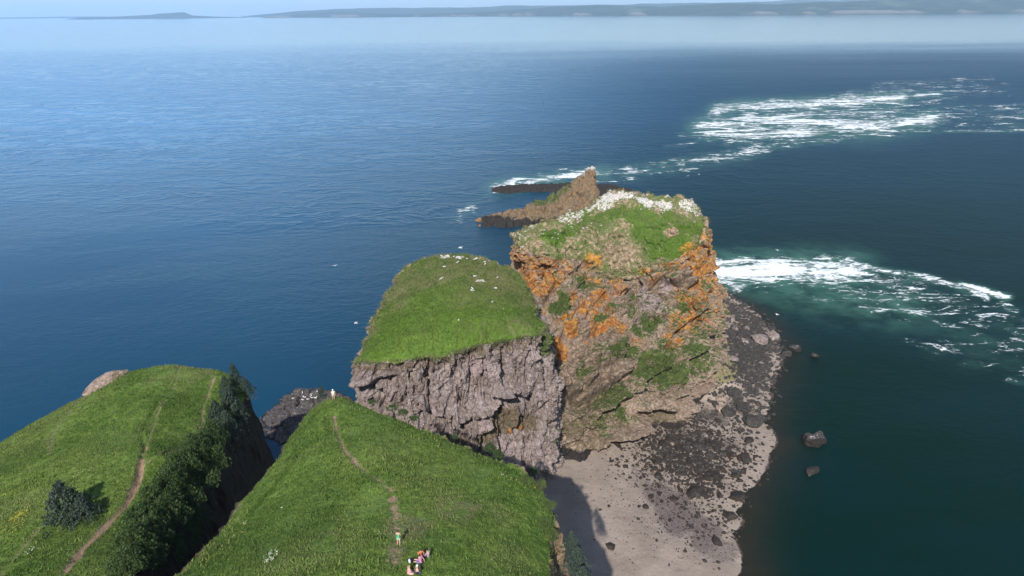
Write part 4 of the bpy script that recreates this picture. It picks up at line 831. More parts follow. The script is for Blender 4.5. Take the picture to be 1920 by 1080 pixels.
# countless small stones
def pebbles(name, n, sampler, lo, hi, mat, label):
    V0, F0 = ICO1; Vs = []; Fs = []; k = 0; variants = [rock_verts(ICO1, 900+i, 0.55, 0.3) for i in range(6)]
    while k < n:
        c, ok_ = sampler()
        if not ok_: continue
        s_ = lo*(hi/lo)**(random.random()**2.2); a = random.uniform(0, 6.28); ca, sa_ = math.cos(a), math.sin(a)
        v = variants[k % 6]*s_; v = np.stack([v[:, 0]*ca-v[:, 1]*sa_, v[:, 0]*sa_+v[:, 1]*ca, v[:, 2]], -1)
        Vs.append(v+np.array([c[0], c[1], bz(c[0], c[1])+s_*0.12])); Fs.append(F0+k*len(V0)); k += 1
    V = np.concatenate(Vs); o = link(name, mesh_np(name, V, np.concatenate(Fs), mat, False, blank(ROCK_A, len(V)))); tag(o, label, 'stones', None, 'stuff'); return o
def smp(cx, cy, sx, sy, left=1120):
    def f():
        px = random.gauss(cx, sx); py = random.gauss(cy, sy); c = at(px, py, 1)
        return c, (poly_sd(BEACH_POLY, np.array([c[0]]), np.array([c[1]]))[0] < 3 and px > left and 108 < c[1] < 272 and -10 < c[0] < 110)
    return f
pebbles('dark_stones', 5200, smp(1290, 845, 62, 36), 0.12, 0.8, M_WEED, 'countless small dark stones strewn over the sand below the lichen stack')
pebbles('rubble', 4200, smp(1392, 650, 38, 62, 1300), 0.25, 1.5, M_BLACK, 'countless small broken blocks between the boulders of the rubble point')
pebbles('pale_rubble', 420, smp(1385, 640, 32, 50, 1305), 0.25, 1.0, M_CLIFF, 'countless paler grey chips among the black rubble blocks')
pebbles('shore_stones', 420, smp(1325, 955, 50, 42), 0.18, 0.7, M_WEED, 'loose dark stones scattered down the lower beach towards the waterline')
pebbles('beach_pebbles', 2200, smp(1270, 930, 75, 60, 1070), 0.07, 0.28, M_WEED, 'scattered pebbles on the pale shingle')

# ================================================================ OUTER ROCKS
def height_mesh(name, xs, ys, zf, mat, attrs_f, parent=None, disp=None, zmin=-1.5):
    X, Y = np.meshgrid(xs, ys); x, y = X.ravel(), Y.ravel(); z = zf(x, y); P = np.stack([X, Y, z.reshape(X.shape)], -1)
    keep = (P[:-1, :-1, 2] > zmin) | (P[1:, 1:, 2] > zmin) | (P[:-1, 1:, 2] > zmin) | (P[1:, :-1, 2] > zmin)
    N = grid_normals(P); pf = P.reshape(-1, 3)
    if disp is not None: pf = pf+N.reshape(-1, 3)*disp(pf)[:, None]
    A = blank(ROCK_A, len(pf)); A.update(attrs_f(pf, N.reshape(-1, 3))); V, F, A = compact(pf, grid_faces(*X.shape, keep=keep), A)
    return link(name, mesh_np(name, V, F, mat, False, A), parent)
# pointed rock beyond the stacks
sp_px = [(868, 420), (884, 415), (905, 406), (940, 397), (975, 390), (985, 383), (1003, 375), (1020, 373), (1045, 359), (1058, 345), (1075, 333), (1092, 321), (1106, 313), (1113, 310), (1117, 322), (1120, 352), (1128, 380), (1150, 395)]
SPN = np.array([atY(a, b, 372) for a, b in sp_px]); 
def spire_z(x, y):
    p = np.stack([x, y, 0*x], -1); yr = 372+fbm(p, 9, 3, seed=401)*2.0
    r = np.interp(x, SPN[:, 0], SPN[:, 2])+fbm(p, 3, 3, seed=402)*0.8*sstep(3, 8, np.interp(x, SPN[:, 0], SPN[:, 2]))
    kf = np.interp(x, [-30, -5, 10, 20, 45], [0.16, 0.25, 0.55, 0.75, 1.0]); dy = y-yr
    z = r-np.where(dy < 0, -dy*kf, dy*2.6)
    z = z-3.0*sstep(0.0, 1.0, np.maximum(x-SPN[-3, 0], 0)/3)
    return np.where((x < SPN[0, 0]) | (x > SPN[-1, 0]+1), -3, z)+fbm(p, 5, 4, seed=403)*0.7
def spire_d(p):
    a, e = worley(p*np.array([1, 1, 0.7]), 4.2, 404); b, _ = worley(p, 1.4, 405); return a*1.3+b*0.5-0.7*sstep(0.12, 0, e)
def spire_a(p, N):
    low = sstep(4.5, 2.0, p[:, 2]+2*fbm(p, 4, 3, seed=406)); tip = sstep(-14, -20, p[:, 0])
    return {'wet': low*0.85*(1-tip), 'dirt': 0.40*(1-low)+0.1, 'lichen': np.maximum(0.24*(1-low), 0.5*tip), 'grass': sstep(0.5, 0.9, N[:, 2])*0.2*(1-low)+0.55*sstep(366, 371, p[:, 1])*sstep(40, 30, p[:, 0])*sstep(8, 14, p[:, 0])*(1-low), 'guano': 0.75*sstep(26, 31, p[:, 2])+0.45*sstep(18, 25, p[:, 2])*sstep(369, 372, p[:, 1]), 'pale': 0.25*(1-low)}
sr = empty('pointed_rock', (20, 370, 0)); tag(sr, 'sharp wedge shaped rock spire with a black rocky foot out beyond the stacks', 'sea rock')
o = height_mesh('spire', np.arange(-30, 56, 0.5), np.arange(340, 386, 0.5), spire_z, M_FAR, spire_a, None, spire_d); o.parent = sr; o.location = (-20, -370, 0)
# low black reefs
def reef(name, pts, wd, top, label, mat=M_BLACK, attrs=lambda p, N: {'wet': 0.75*np.ones(len(p))}, seed=1, res=0.6):
    pts = np.array(pts)[:, :2]; x0, y0 = pts.min(0)-wd*2; x1, y1 = pts.max(0)+wd*2
    def zf(x, y):
        p = np.stack([x, y, 0*x], -1); d = line_d(pts, x, y)*(1+0.5*fbm(p, wd*1.2, 4, seed=seed)); return top*(1-(d/wd)**2)+fbm(p, 2.0, 4, seed=seed+1)*0.5
    def dd(p): a, _ = worley(p, 2.2, seed+2); return a*0.6
    o = height_mesh(name, np.arange(x0, x1, res), np.arange(y0, y1, res), zf, mat, attrs, None, dd, -0.6); tag(o, label, 'reef'); return o
reef('reef', [at(952, 357, 0), at(985, 354, 0), at(1040, 353, 0), at(1075, 352, 0)], 8.5, 2.6, 'low black reef awash under the white breakers left of the pointed rock', seed=420)
reef('reef', [at(1105, 360, 0), at(1140, 355, 0), at(1165, 362, 0)], 11, 3.0, 'low black reef behind the pointed rock on its right', seed=430)
# wave cut shelf seen through the notch
SH_POLY = [at(*p)[:2] for p in [(485, 775, 0), (520, 748, 0), (560, 730, 0), (600, 728, 0), (650, 740, 0), (680, 800, 0), (620, 850, 0), (560, 845, 0), (540, 830, 0), (500, 822, 0), (480, 800, 0)]]
def shz(x, y):
    p = np.stack([x, y, 0*x], -1); s_ = poly_sd(SH_POLY, x, y)+fbm(p, 7, 4, seed=440)*2.5; a, e = worley(p, 6.5, 441, 0.4)
    return np.where(s_ < 0, np.minimum(-s_*0.5, 1.5), -s_*0.4)+(a*0.5-1.2*sstep(0.10, 0.0, e))*(s_ < 2)+fbm(p, 1.5, 3, seed=442)*0.2
shelf_ = height_mesh('rock_shelf', np.arange(-92, -38, 0.5), np.arange(140, 196, 0.5), shz, M_SHELF, lambda p, N: {'guano': 0.30*sstep(1.2, 2.0, p[:, 2])*sstep(0.8, 0.97, N[:, 2]), 'pale': 0.30*sstep(1.0, 1.9, p[:, 2])*sstep(0.6, 0.95, N[:, 2]), 'wet': 0.8*sstep(0.8, 0.1, p[:, 2])}, None, lambda p: worley(p, 1.6, 445)[0]*0.35, -0.8)
tag(shelf_, 'flat dark wave cut rock shelf speckled with white seen through the notch between the meadows', 'rock shelf')
# pale outcrop on the seaward lip of the left hill
o = link('rock_outcrop', rock_mesh('rock_outcrop', 611, M_TAN, ICO3, 0.75, {'dirt': lambda V: 0.55*(V[:, 0] > 0.25)*1.0, 'wet': lambda V: 0.35*(V[:, 0] > 0.55)}))  # masks reused just to colour one end of the outcrop darker
c0 = at(196, 722, 47.6); o.location = (c0[0]-0.2, c0[1]+1.4, 47.6); o.scale = (5.4, 1.9, 2.0); o.rotation_euler = (0.0, R_(-30), R_(14)); tag(o, 'smooth pale pink rock outcrop on the seaward rim of the left hill', 'rock outcrop')

# ================================================================ FAR SHORES
t = NT('far_forest'); n1 = t.noise(0.004, 5, 0.7); n2 = t.noise(0.0012, 4, 0.6)
c = t.mix(t.ss(n1, 0.4, 0.65), (0.014, 0.026, 0.018), (0.035, 0.052, 0.030)); c = t.mix(t.ss(n2, 0.62, 0.68, 0, 0.5), c, (0.12, 0.15, 0.07))
c = t.mix(t.attr('bluff'), c, t.mix(n1, (0.26, 0.19, 0.18), (0.42, 0.36, 0.34))); M_HILL = t.fin(c, 1.0, 0.05)
def far_land(name, prof, D0, depth, seed, label, bluff=0.0):
    """prof: picture points along the skyline; land rises from the shore at distance D0 to the skyline"""
    prof = [(a, b, (D0 if len(q) == 0 else q[0])) for a, b, *q in prof]
    us = np.linspace(0, 1, 420); px = np.interp(us, np.linspace(0, 1, len(prof)), [p[0] for p in prof]); py = np.interp(px, [p[0] for p in prof], [p[1] for p in prof]); DD = np.interp(px, [p[0] for p in prof], [p[2] for p in prof])
    vs_ = np.linspace(0, 1, 26); V = []
    Hs = []
    for a, b, d_ in zip(px, py, DD):
        top = atY(a, b, d_+depth*0.6); Hs.append((top, atY(a, b, d_)))
    tops = np.array([h[0] for h in Hs]); shore = np.array([h[1] for h in Hs])
    G = np.zeros((len(vs_), len(us), 3))
    for j, v in enumerate(vs_):
        yy = DD+depth*v; xx = shore[:, 0]*(yy/DD)
        hz = tops[:, 2]*np.where(v < 0.6, sstep(-0.02, 0.62, v)**0.8, sstep(1.05, 0.6, v)*1.0)
        G[j] = np.stack([xx, yy, hz], -1)
    pf = G.reshape(-1, 3); hh = pf[:, 2].copy(); nn = fbm(pf*np.array([1, 1, 0]), 900, 4, seed=seed)
    pf[:, 2] = np.where(hh > 1, hh*(1+0.16*nn*sstep(0, 30, hh)), hh)
    pf[:len(us), 2] = -5; q = fbm(pf*np.array([1, 0, 0]), 330, 5, 0.65, seed=seed+3)-0.08+0.16*fbm(pf*np.array([1, 0, 0]), 1600, 2, seed=seed+4)
    bl_ = np.zeros(len(pf))
    if bluff: 
        row = np.repeat(np.arange(len(vs_)), len(us)); bl_ = bluff*sstep(0.02, 0.22, q)*((row >= 1) & (row <= 2)); pf[:, 2] += np.where((row >= 1) & (row <= 3), 30*sstep(0.02, 0.3, q), 0)
    G = pf.reshape(G.shape)
    o = link(name, mesh_np(name, pf, grid_faces(len(vs_), len(us)), M_HILL, True, {'bluff': bl_})); tag(o, kind='structure'); return o
far_land('far_headland', [(120, 37, 15500), (150, 33), (170, 31), (200, 32), (240, 30), (285, 28), (295, 26), (330, 24), (345, 23), (360, 29), (400, 31), (440, 32), (470, 33), (520, 33)], 15500, 1800, 460, '')
far_land('far_coast', [(440, 33, 17000), (480, 28, 16500), (560, 21, 16000), (640, 16), (720, 14), (780, 15), (850, 14), (960, 11), (1100, 9), (1250, 7), (1400, 4), (1500, 1), (1600, -1), (1800, -4), (2050, -10)], 16000, 4000, 470, '')
far_land('near_coast', [(470, 35, 14500), (560, 28, 14300), (620, 22, 14000), (680, 23, 13500), (760, 27, 13200), (900, 23, 12800), (960, 19, 12400), (1060, 13, 12000), (1140, 10, 11500), (1240, 13, 11000), (1340, 8, 10600), (1400, 6, 10300), (1460, 9, 10000), (1560, 4, 9700), (1700, 1, 9400), (1920, -3, 9200), (2100, -6, 9200)], 12000, 2600, 480, '', 0.45)
far_land('hazy_coast', [(-60, 34, 21000), (40, 32), (120, 31), (220, 31), (300, 32)], 21000, 2500, 490, '')

# ================================================================ TREES AND SHRUBS
def leaf_tris(C_, size, drop=0.0):
    n = len(C_); a = RNG.normal(size=(n, 3)); a /= np.linalg.norm(a, axis=1)[:, None]; b = np.cross(a, RNG.normal(size=(n, 3))); b /= np.linalg.norm(b, axis=1)[:, None]
    s_ = (size*RNG.uniform(0.6, 1.4, n))[:, None]; return np.stack([C_-a*s_*0.6, C_+a*s_*0.6, C_+b*s_+np.array([0, 0, -drop])], 1).reshape(-1, 3)
def tube(p0, p1, r0, r1, k=7):
    p0, p1 = np.array(p0, float), np.array(p1, float); d = p1-p0; d /= np.linalg.norm(d); u = np.cross(d, [0.3, 0.9, 0.1]); u /= np.linalg.norm(u); v = np.cross(d, u)
    a = np.linspace(0, 2*np.pi, k, endpoint=False); ring = lambda p, r: p+r*(np.cos(a)[:, None]*u+np.sin(a)[:, None]*v)
    V = np.concatenate([ring(p0, r0), ring(p1, r1)]); F = np.array([[i, (i+1) % k, k+(i+1) % k, k+i] for i in range(k)]); return V, F
def joinq(parts):
    Vs, Fs, o = [], [], 0
    for V, F in parts: Vs.append(V); Fs.append(F+o); o += len(V)
    return np.concatenate(Vs), np.concatenate(Fs)
def leaf_mat(name, a, b, c_):
    t = NT(name); n = t.noise(1.1, 4, 0.7); c = t.mix(t.ss(n, 0.35, 0.65), a, b); c = t.mix(t.math('MULTIPLY', t.attr('tone'), 0.6), c, c_)
    tr = t.n.new('ShaderNodeBsdfTranslucent'); t.l.new(c, tr.inputs[0]); t.fin(c, 0.7, 0.25); mx = t.n.new('ShaderNodeMixShader'); mx.inputs[0].default_value = 0.2
    t.l.new(t.b.outputs[0], mx.inputs[1]); t.l.new(tr.outputs[0], mx.inputs[2]); t.l.new(mx.outputs[0], t.out.inputs[0]); return t.m
M_SPRUCE = leaf_mat('spruce_needles', (0.024, 0.044, 0.028), (0.048, 0.075, 0.050), (0.095, 0.125, 0.100))
M_LEAF = leaf_mat('dark_leaves', (0.022, 0.048, 0.014), (0.048, 0.088, 0.022), (0.085, 0.130, 0.040))
M_SHRUB = leaf_mat('shrub_leaves', (0.045, 0.075, 0.015), (0.09, 0.13, 0.03), (0.14, 0.17, 0.06))
M_BARK = plain('bark', (0.08, 0.06, 0.045), 0.95, 0.1)
def spruce_proto(seed, nb=90):
    rg = np.random.default_rng(seed); tips = []
    for i in range(nb):
        f = (i+0.5)/nb; z = 0.06+0.92*f; a = i*2.399+rg.uniform(-.3, .3); L = (1-f)**0.75*rg.uniform(0.75, 1.12)*1.0+0.05
        m = int(10+L*34); s_ = rg.uniform(0.12, 1, m)**0.7
        w_ = (rg.uniform(-0.5, 0.5, m))*0.26*L*s_; r = L*s_
        tips.append(np.stack([np.cos(a)*r-np.sin(a)*w_, np.sin(a)*r+np.cos(a)*w_, z-0.16*L*s_**1.5+rg.normal(0, 0.018, m)], -1))
    C_ = np.concatenate(tips); V = leaf_tris(C_, 0.055, 0.02); tone = np.repeat(rg.uniform(0, 1, len(C_)), 3)
    crown = mesh_np('spruce_crown', V, np.arange(len(V)).reshape(-1, 3), M_SPRUCE, False, {'tone': tone}); tv, tf = tube((0, 0, -0.15), (0, 0, 0.95), 0.05, 0.008)
    return crown, mesh_np('spruce_trunk', tv, tf, M_BARK, True)
def bush_proto(seed, mat, nc=46):
    rg = np.random.default_rng(seed); cs = []; limbs = [tube((0, 0, -0.3), (0, 0, 0.35), 0.07, 0.045)]
    for i in range(nc):
        d = rg.normal(size=3); d /= np.linalg.norm(d); d[2] = abs(d[2])*0.9-0.12; r = rg.uniform(0.45, 1.0)**0.6; p = d*r*np.array([0.85, 0.85, 0.75])+np.array([0, 0, 0.4]); m = 85; rad = rg.uniform(0.14, 0.26)
        q = rg.normal(size=(m, 3)); q /= np.linalg.norm(q, axis=1)[:, None]; cs.append(p+q*rad*(rg.uniform(0.5, 1.05, m)**0.5)[:, None])
        if i % 8 == 0: limbs.append(tube((0, 0, 0.2), p, 0.035, 0.012))
    C_ = np.concatenate(cs); V = leaf_tris(C_, 0.05); tone = np.repeat(rg.uniform(0, 1, len(C_)), 3)
    tv, tf = joinq(limbs)
    return mesh_np('tree_crown', V, np.arange(len(V)).reshape(-1, 3), mat, False, {'tone': tone}), mesh_np('tree_trunk', tv, tf, M_BARK, True)
SPR = [spruce_proto(700+i) for i in range(3)]; BSH = [bush_proto(720+i, M_LEAF) for i in range(4)]; SHB = [bush_proto(740+i, M_SHRUB, 34) for i in range(3)]
def tree(name, cat, proto, px, py, r, h, label, group=None, loc=None):
    c = on_land(px, py) if loc is None else np.array(loc)
    root = empty(name, (c[0], c[1], c[2]-0.15), random.uniform(0, 6.28)); tag(root, label, cat, group)
    for nm, me in zip(('crown', 'trunk'), proto):
        o = link(nm, me, root); o.scale = (r, r*random.uniform(0.85, 1.1), h)
    return root
TREES = [('s', 442, 722, 1.7, 4.6, 'small spruce topmost on the far right rim of the left hill'), ('s', 426, 742, 2.0, 4.2, 'bushy spruce just below the topmost tree on the left hill'), ('s', 462, 738, 1.9, 3.4, 'olive spruce leaning out at the cliff edge right of the topmost tree'),
 ('s', 432, 768, 2.4, 4.6, 'blue green spruce third down the line on the cliff rim'), ('s', 408, 790, 2.3, 4.2, 'blue green spruce on the meadow side of the upper tree line'), ('s', 428, 812, 2.4, 4.4, 'wide spruce in the middle of the upper tree line'), ('s', 452, 785, 2.0, 4.0, 'spruce overhanging the dark cliff of the left hill'),
 ('b', 398, 838, 3.0, 4.6, 'dark leafy tree directly below the spruces'), ('b', 372, 862, 3.0, 4.4, 'dark leafy tree where the path fork comes closest to the tree line'), ('b', 402, 880, 3.0, 4.2, 'dark leafy tree hanging over the black gully wall'), ('b', 345, 895, 3.0, 4.2, 'dark leafy tree midway down the left hill tree line'),
 ('b', 378, 918, 3.0, 4.0, 'shaded leafy tree inside the gully opposite the bare earth patch'), ('b', 322, 925, 3.0, 4.4, 'broad leafy tree bulging onto the meadow in the lower tree line'), ('b', 352, 950, 3.0, 4.0, 'shaded leafy tree deep in the lower gully'), ('b', 296, 955, 2.8, 4.0, 'leafy tree on the meadow edge of the lower line'),
 ('b', 320, 985, 3.0, 4.2, 'leafy tree filling the gully behind the lower meadow edge'), ('b', 272, 990, 2.8, 3.8, 'leafy tree beside the lower bend of the tree line'), ('b', 292, 1020, 2.8, 4.0, 'leafy tree above the lowest ones in the gully'), ('b', 252, 1030, 2.6, 3.6, 'leafy tree low on the meadow edge near the picture foot'),
 ('b', 270, 1062, 2.8, 3.8, 'leafy tree at the foot of the picture in the gully'), ('b', 240, 1075, 2.4, 3.2, 'leafy tree lowest and furthest left in the gully line'), ('b', 318, 1050, 2.8, 3.8, 'leafy tree at the foot of the gully nearest the bare dirt track'), ('g', 372, 990, 2.6, 3.0, 'grey green bush against the left edge of the right meadow'), ('g', 350, 1020, 2.4, 3.0, 'grey green bush below its twin at the left edge of the right meadow')]
for k, px, py, r, h, lab in TREES:
    if k == 's': tree('spruce_tree', 'spruce', random.choice(SPR), px, py, r, h, lab, 'trees along the gully')
    elif k == 'b': tree('leafy_tree', 'tree', random.choice(BSH), px, py, r, h, lab, 'trees along the gully')
    else: tree('leafy_bush', 'bush', random.choice(BSH), px, py, r, h, lab, 'trees along the gully')
tree('spruce_tree', 'spruce', SPR[0], 128, 968, 3.9, 5.6, 'wide low wind pruned spruce alone on the left meadow')
tree('spruce_tree', 'spruce', SPR[1], 160, 972, 2.6, 3.4, 'lower spruce joined to the right of the wide one on the left meadow')
tree('spruce_tree', 'spruce', SPR[2], 604, 744, 0.9, 2.3, 'tiny pale blue spruce on the cliff tip left of the far hiker')
for px, py, r, h, lab in [(1048, 1010, 1.0, 3.0, 'dark spruce highest on the right cliff edge above the beach'), (1058, 1045, 1.3, 3.4, 'dark spruce in the middle of the right cliff edge trees'), (1066, 1085, 1.5, 3.6, 'dark spruce at the lower right corner of the right cliff edge')]:
    c = at(px, py, 59.0); tree('spruce_tree', 'spruce', random.choice(SPR), 0, 0, r*1.25, h*0.85, lab, 'spruces on the right cliff edge', (c[0]+1.3, c[1], max(hland(c[0]+1.3, c[1]), 57.6)))
for px, py, r, h, lab in [(735, 768, 1.1, 0.9, 'low dark shrub on the meadow rim furthest towards the far hiker'), (756, 776, 1.0, 0.9, 'low dark shrub on the meadow rim in front of the grey cliff'), (776, 786, 0.9, 0.8, 'low dark shrub on the rim where the grey cliff meets the meadow'), (700, 756, 0.9, 0.7, 'low dark shrub on the rim below the left end of the grey cliff'),
    (918, 848, 1.2, 1.7, 'round dark bush on the rim below the brown part of the cliff'), (935, 858, 1.0, 1.5, 'smaller dark bush touching the round one on the meadow rim'), (998, 888, 0.9, 1.0, 'dark bush on the rim near the foot of the front stack'), (850, 822, 0.8, 0.6, 'tiny rim shrub midway along the meadow edge')]:
    tree('rim_bush', 'bush', random.choice(BSH), px, py, r, h, lab, 'bushes along the meadow rim')
for px, py, r, h, lab in [(985, 905, 1.2, 0.9, 'yellow green shrub highest on the ragged right corner of the meadow'), (1008, 915, 1.3, 1.0, 'yellow green shrub at the right corner of the meadow'), (1025, 930, 1.2, 1.0, 'yellow green shrub at the very edge above the beach shadow'), (1030, 955, 1.0, 1.0, 'yellow green shrub just below the right corner of the meadow'), (1020, 985, 1.0, 0.9, 'olive shrub halfway down the right meadow edge'), (1035, 1010, 0.9, 1.0, 'olive shrub beside the dark spruces on the right edge')]:
    tree('edge_shrub', 'shrub', random.choice(SHB), px, py, r, h, lab, 'shrubs along the right meadow edge')

# wildflowers
def flowers(name, spots_, col, label):
    V = []
    for px, py, r, n in spots_:
        c = on_land(px, py)
        for _ in range(n):
            a, q = random.uniform(0, 6.28), r*random.random()**0.7; x0, y0 = c[0]+q*math.cos(a), c[1]+q*math.sin(a)*1.3
            V.append(leaf_tris(np.array([[x0, y0, hland(x0, y0)+0.3+random.uniform(0, 0.15)]]), 0.07))
    V = np.concatenate(V); o = link(name, mesh_np(name, V, np.arange(len(V)).reshape(-1, 3), plain(name, col, 0.7), False)); tag(o, label, 'flowers', None, 'stuff')
flowers('white_flowers', [(507, 1048, 0.7, 60), (505, 1056, 0.4, 30), (460, 985, .25, 14), (530, 955, .2, 8), (56, 1038, 0.6, 30), (945, 895, 1, 16), (150, 892, .8, 14), (172, 884, .5, 8)], (0.75, 0.75, 0.62), 'small clumps of white wildflowers in the meadows')
flowers('yellow_flowers', [(38, 968, 1.0, 110), (30, 980, 1.6, 120), (15, 1005, 2.0, 70), (10, 930, 2.5, 60), (815, 830, 3, 40), (960, 900, 3, 50)], (0.62, 0.45, 0.03), 'yellow wildflowers mostly at the left edge of the left meadow')

# ================================================================ GULLS
def blob(c, r, k=8, m=6):
    V = []; 
    for i in range(m+1):
        th = math.pi*i/m
        for j in range(k): V.append((c[0]+r[0]*math.cos(th), c[1]+r[1]*math.sin(th)*math.cos(2*math.pi*j/k), c[2]+r[2]*math.sin(th)*math.sin(2*math.pi*j/k)))
    F = [[i*k+j, i*k+(j+1) % k, (i+1)*k+(j+1) % k, (i+1)*k+j] for i in range(m) for j in range(k)]; return np.array(V), np.array(F)
M_WHITE = plain('white_feathers', (0.74, 0.73, 0.72), 0.8); M_GREY = plain('grey_feathers', (0.32, 0.33, 0.35), 0.8); M_BEAK = plain('yellow_beak', (0.6, 0.35, 0.03), 0.6)
def gull_mesh(flying):
    body = blob((0, 0, 0.28), (0.27, 0.11, 0.12)); head = blob((0.25, 0, 0.40), (0.085, 0.065, 0.07)); neck = blob((0.18, 0, 0.34), (0.10, 0.07, 0.10)); tail = blob((-0.30, 0, 0.29), (0.14, 0.06, 0.025))
    beak = blob((0.36, 0, 0.385), (0.06, 0.015, 0.018), 5, 3); parts = [body, head, neck, tail]; nW = sum(len(f) for _, f in parts); w_ = []
    if flying:
        for s_ in (-1, 1):
            P0 = [(0.12, 0.05*s_, 0.34), (0.16, 0.35*s_, 0.48), (0.02, 0.72*s_, 0.42)]; P1 = [(-0.12, 0.05*s_, 0.34), (-0.08, 0.35*s_, 0.46), (-0.10, 0.72*s_, 0.41)]
            V = np.array(P0+P1+[tuple(np.array(p)-[0, 0, 0.02]) for p in P0+P1]); F = np.array([[0, 1, 4, 3], [1, 2, 5, 4], [6, 9, 10, 7], [7, 10, 11, 8], [0, 6, 7, 1], [1, 7, 8, 2], [3, 4, 10, 9], [4, 5, 11, 10], [2, 8, 11, 5]]); w_.append((V, F))
    else:
        for s_ in (-1, 1): w_.append(blob((-0.06, 0.09*s_, 0.31), (0.27, 0.03, 0.085)))
    legs = [] if flying else [tube((0.0, 0.04*s_, 0.0), (0, 0.04*s_, 0.2), 0.012, 0.012, 4) for s_ in (-1, 1)]
    V, F = joinq(parts+w_+[beak]+legs); me = mesh_np('gull', V, F, None, True); 
    for m_x in (M_WHITE, M_GREY, M_BEAK): me.materials.append(m_x)
    nG = sum(len(f) for _, f in w_); mi = np.full(len(me.polygons), 2, np.int32); mi[:nW] = 0; mi[nW:nW+nG] = 0 if flying else 1
    if flying: mi[nW:nW+2] = 1
    me.polygons.foreach_set('material_index', mi); return me
G_ST = gull_mesh(False); G_FL = gull_mesh(True)
def gull(loc, fly, label, group, s_=1.35):
    o = link('gull', G_FL if fly else G_ST); o.location = loc; o.rotation_euler = (random.uniform(-.3, .3) if fly else 0, 0, random.uniform(0, 6.28)); o.scale = (s_,)*3; tag(o, label, 'gull', group)
CG = [(828, 477, 'white gull leftmost on the back rim of the grassy stack'), (851, 478, 'white gull on the white rock rim of the grassy stack'), (862, 482, 'white gull just right of the white rim rocks'), (878, 482, 'white gull on the middle of the back rim'), (890, 483, 'white gull right of the middle of the back rim'), (894, 481, 'white gull close beside another right of the rim middle'),
 (910, 488, 'upper of two gulls at the right end of the back rim'), (911, 492, 'lower of two gulls at the right end of the back rim'), (858, 489, 'white gull in the grass just under the white rim rocks'), (833, 497, 'white gull alone in dull grass upper left of the stack top'), (891, 515, 'white gull beside the pale bare patch'), (887, 542, 'white gull in the dull grass at the centre of the stack top'), (885, 538, 'white gull a step behind the central one'),
 (936, 518, 'white gull alone at the upper right of the stack top'), (925, 564, 'white gull lower right on the stack top'), (931, 538, 'white gull near the right slope of the stack top'), (859, 598, 'white gull on the bright green turf')]
pts = surf_points(Cq[0], Cq[1], [(a, b+2) for a, b, _ in CG])
for p, (_, _, lab) in zip(pts, CG): gull((p[0], p[1], p[2]+0.05), False, lab, 'gulls standing on the grassy stack')
gg = [(random.gauss(1150, 40), random.uniform(364, 380)) for _ in range(16)]+[(random.uniform(1200, 1315), random.uniform(374, 402)) for _ in range(26)]+[(random.uniform(1060, 1130), random.uniform(398, 430)) for _ in range(14)]+[(random.uniform(975, 1050), random.uniform(430, 455)) for _ in range(10)]
pts = surf_points(Dq[0], Dq[1], gg)
for k, p in enumerate(pts): gull((p[0], p[1], p[2]+0.05), False, 'white seabird resting '+('on the highest white knoll of the lichen stack' if k < 16 else 'along the right half of the white crest' if k < 42 else 'on the stained slope left of the highest knoll' if k < 56 else 'on the low left shoulder of the lichen stack'), 'seabirds on the lichen stack', 1.0)
for px, py, zz, lab in [(864, 467, 52, 'gull flying just above the grassy stack'), (668, 608, 30, 'gull flying over the water left of the grassy stack'), (628, 500, 30, 'small distant gull over the open water left of the stacks'), (1457, 471, 25, 'gull flying above the white race right of the lichen stack'), (1457, 592, 15, 'gull flying low below the white race'), (1892, 181, 20, 'gull far out over the rapids at the right edge'),
    (1290, 331, 20, 'left one of two gulls over the dark water behind the lichen stack'), (1310, 328, 20, 'right one of two gulls over the dark water behind the lichen stack'), (1245, 315, 20, 'gull over the pale streak leading to the rapids')]:
    c = at(px, py, zz); gull(tuple(c), True, lab, 'gulls in flight', 1.3)
for k in range(14):
    c = at(random.gauss(582, 16), random.gauss(744, 6), 1.7); gull((c[0], c[1], max(shz(np.array([c[0]]), np.array([c[1]]))[0], 0)+0.1), False, 'white gull on the dark rock shelf in the notch', 'gulls on the rock shelf', 1.3)

# ================================================================ PEOPLE
def skin(name, verts, edges, rad, mat, sub=1, parent=None, extra=None):
    me = bpy.data.meshes.new('tmp'); me.from_pydata([tuple(v) for v in verts], edges, []); o = bpy.data.objects.new('tmp', me); COL.objects.link(o)
    md = o.modifiers.new('s', 'SKIN'); 
    for i, r in enumerate(rad): me.skin_vertices[0].data[i].radius = (r, r) if not isinstance(r, tuple) else r
    me.skin_vertices[0].data[0].use_root = True
    if sub: m2 = o.modifiers.new('b', 'SUBSURF'); m2.levels = sub; m2.render_levels = sub
    dg = bpy.context.evaluated_depsgraph_get(); dg.update(); m = bpy.data.meshes.new_from_object(o.evaluated_get(dg)); bpy.data.objects.remove(o); m.name = name
    if extra:
        import bmesh
        bm = bmesh.new(); bm.from_mesh(m)
        for V, F in extra:
            vv = [bm.verts.new(tuple(v)) for v in V]
            for f in F:
                try: bm.faces.new([vv[i] for i in f])
                except ValueError: pass
        bm.to_mesh(m); bm.free()
    m.materials.clear(); m.materials.append(mat)
    for p in m.polygons: p.use_smooth = True
    return link(name, m, parent)
M_SKIN = plain('skin', (0.55, 0.33, 0.23), 0.6); M_HAIR = plain('dark_hair', (0.03, 0.02, 0.015), 0.6); M_EYE = plain('eyes', (0.02, 0.02, 0.02), 0.3)
def cloth(n, c): return plain(n, c, 0.85, 0.15, 0.2, 9)
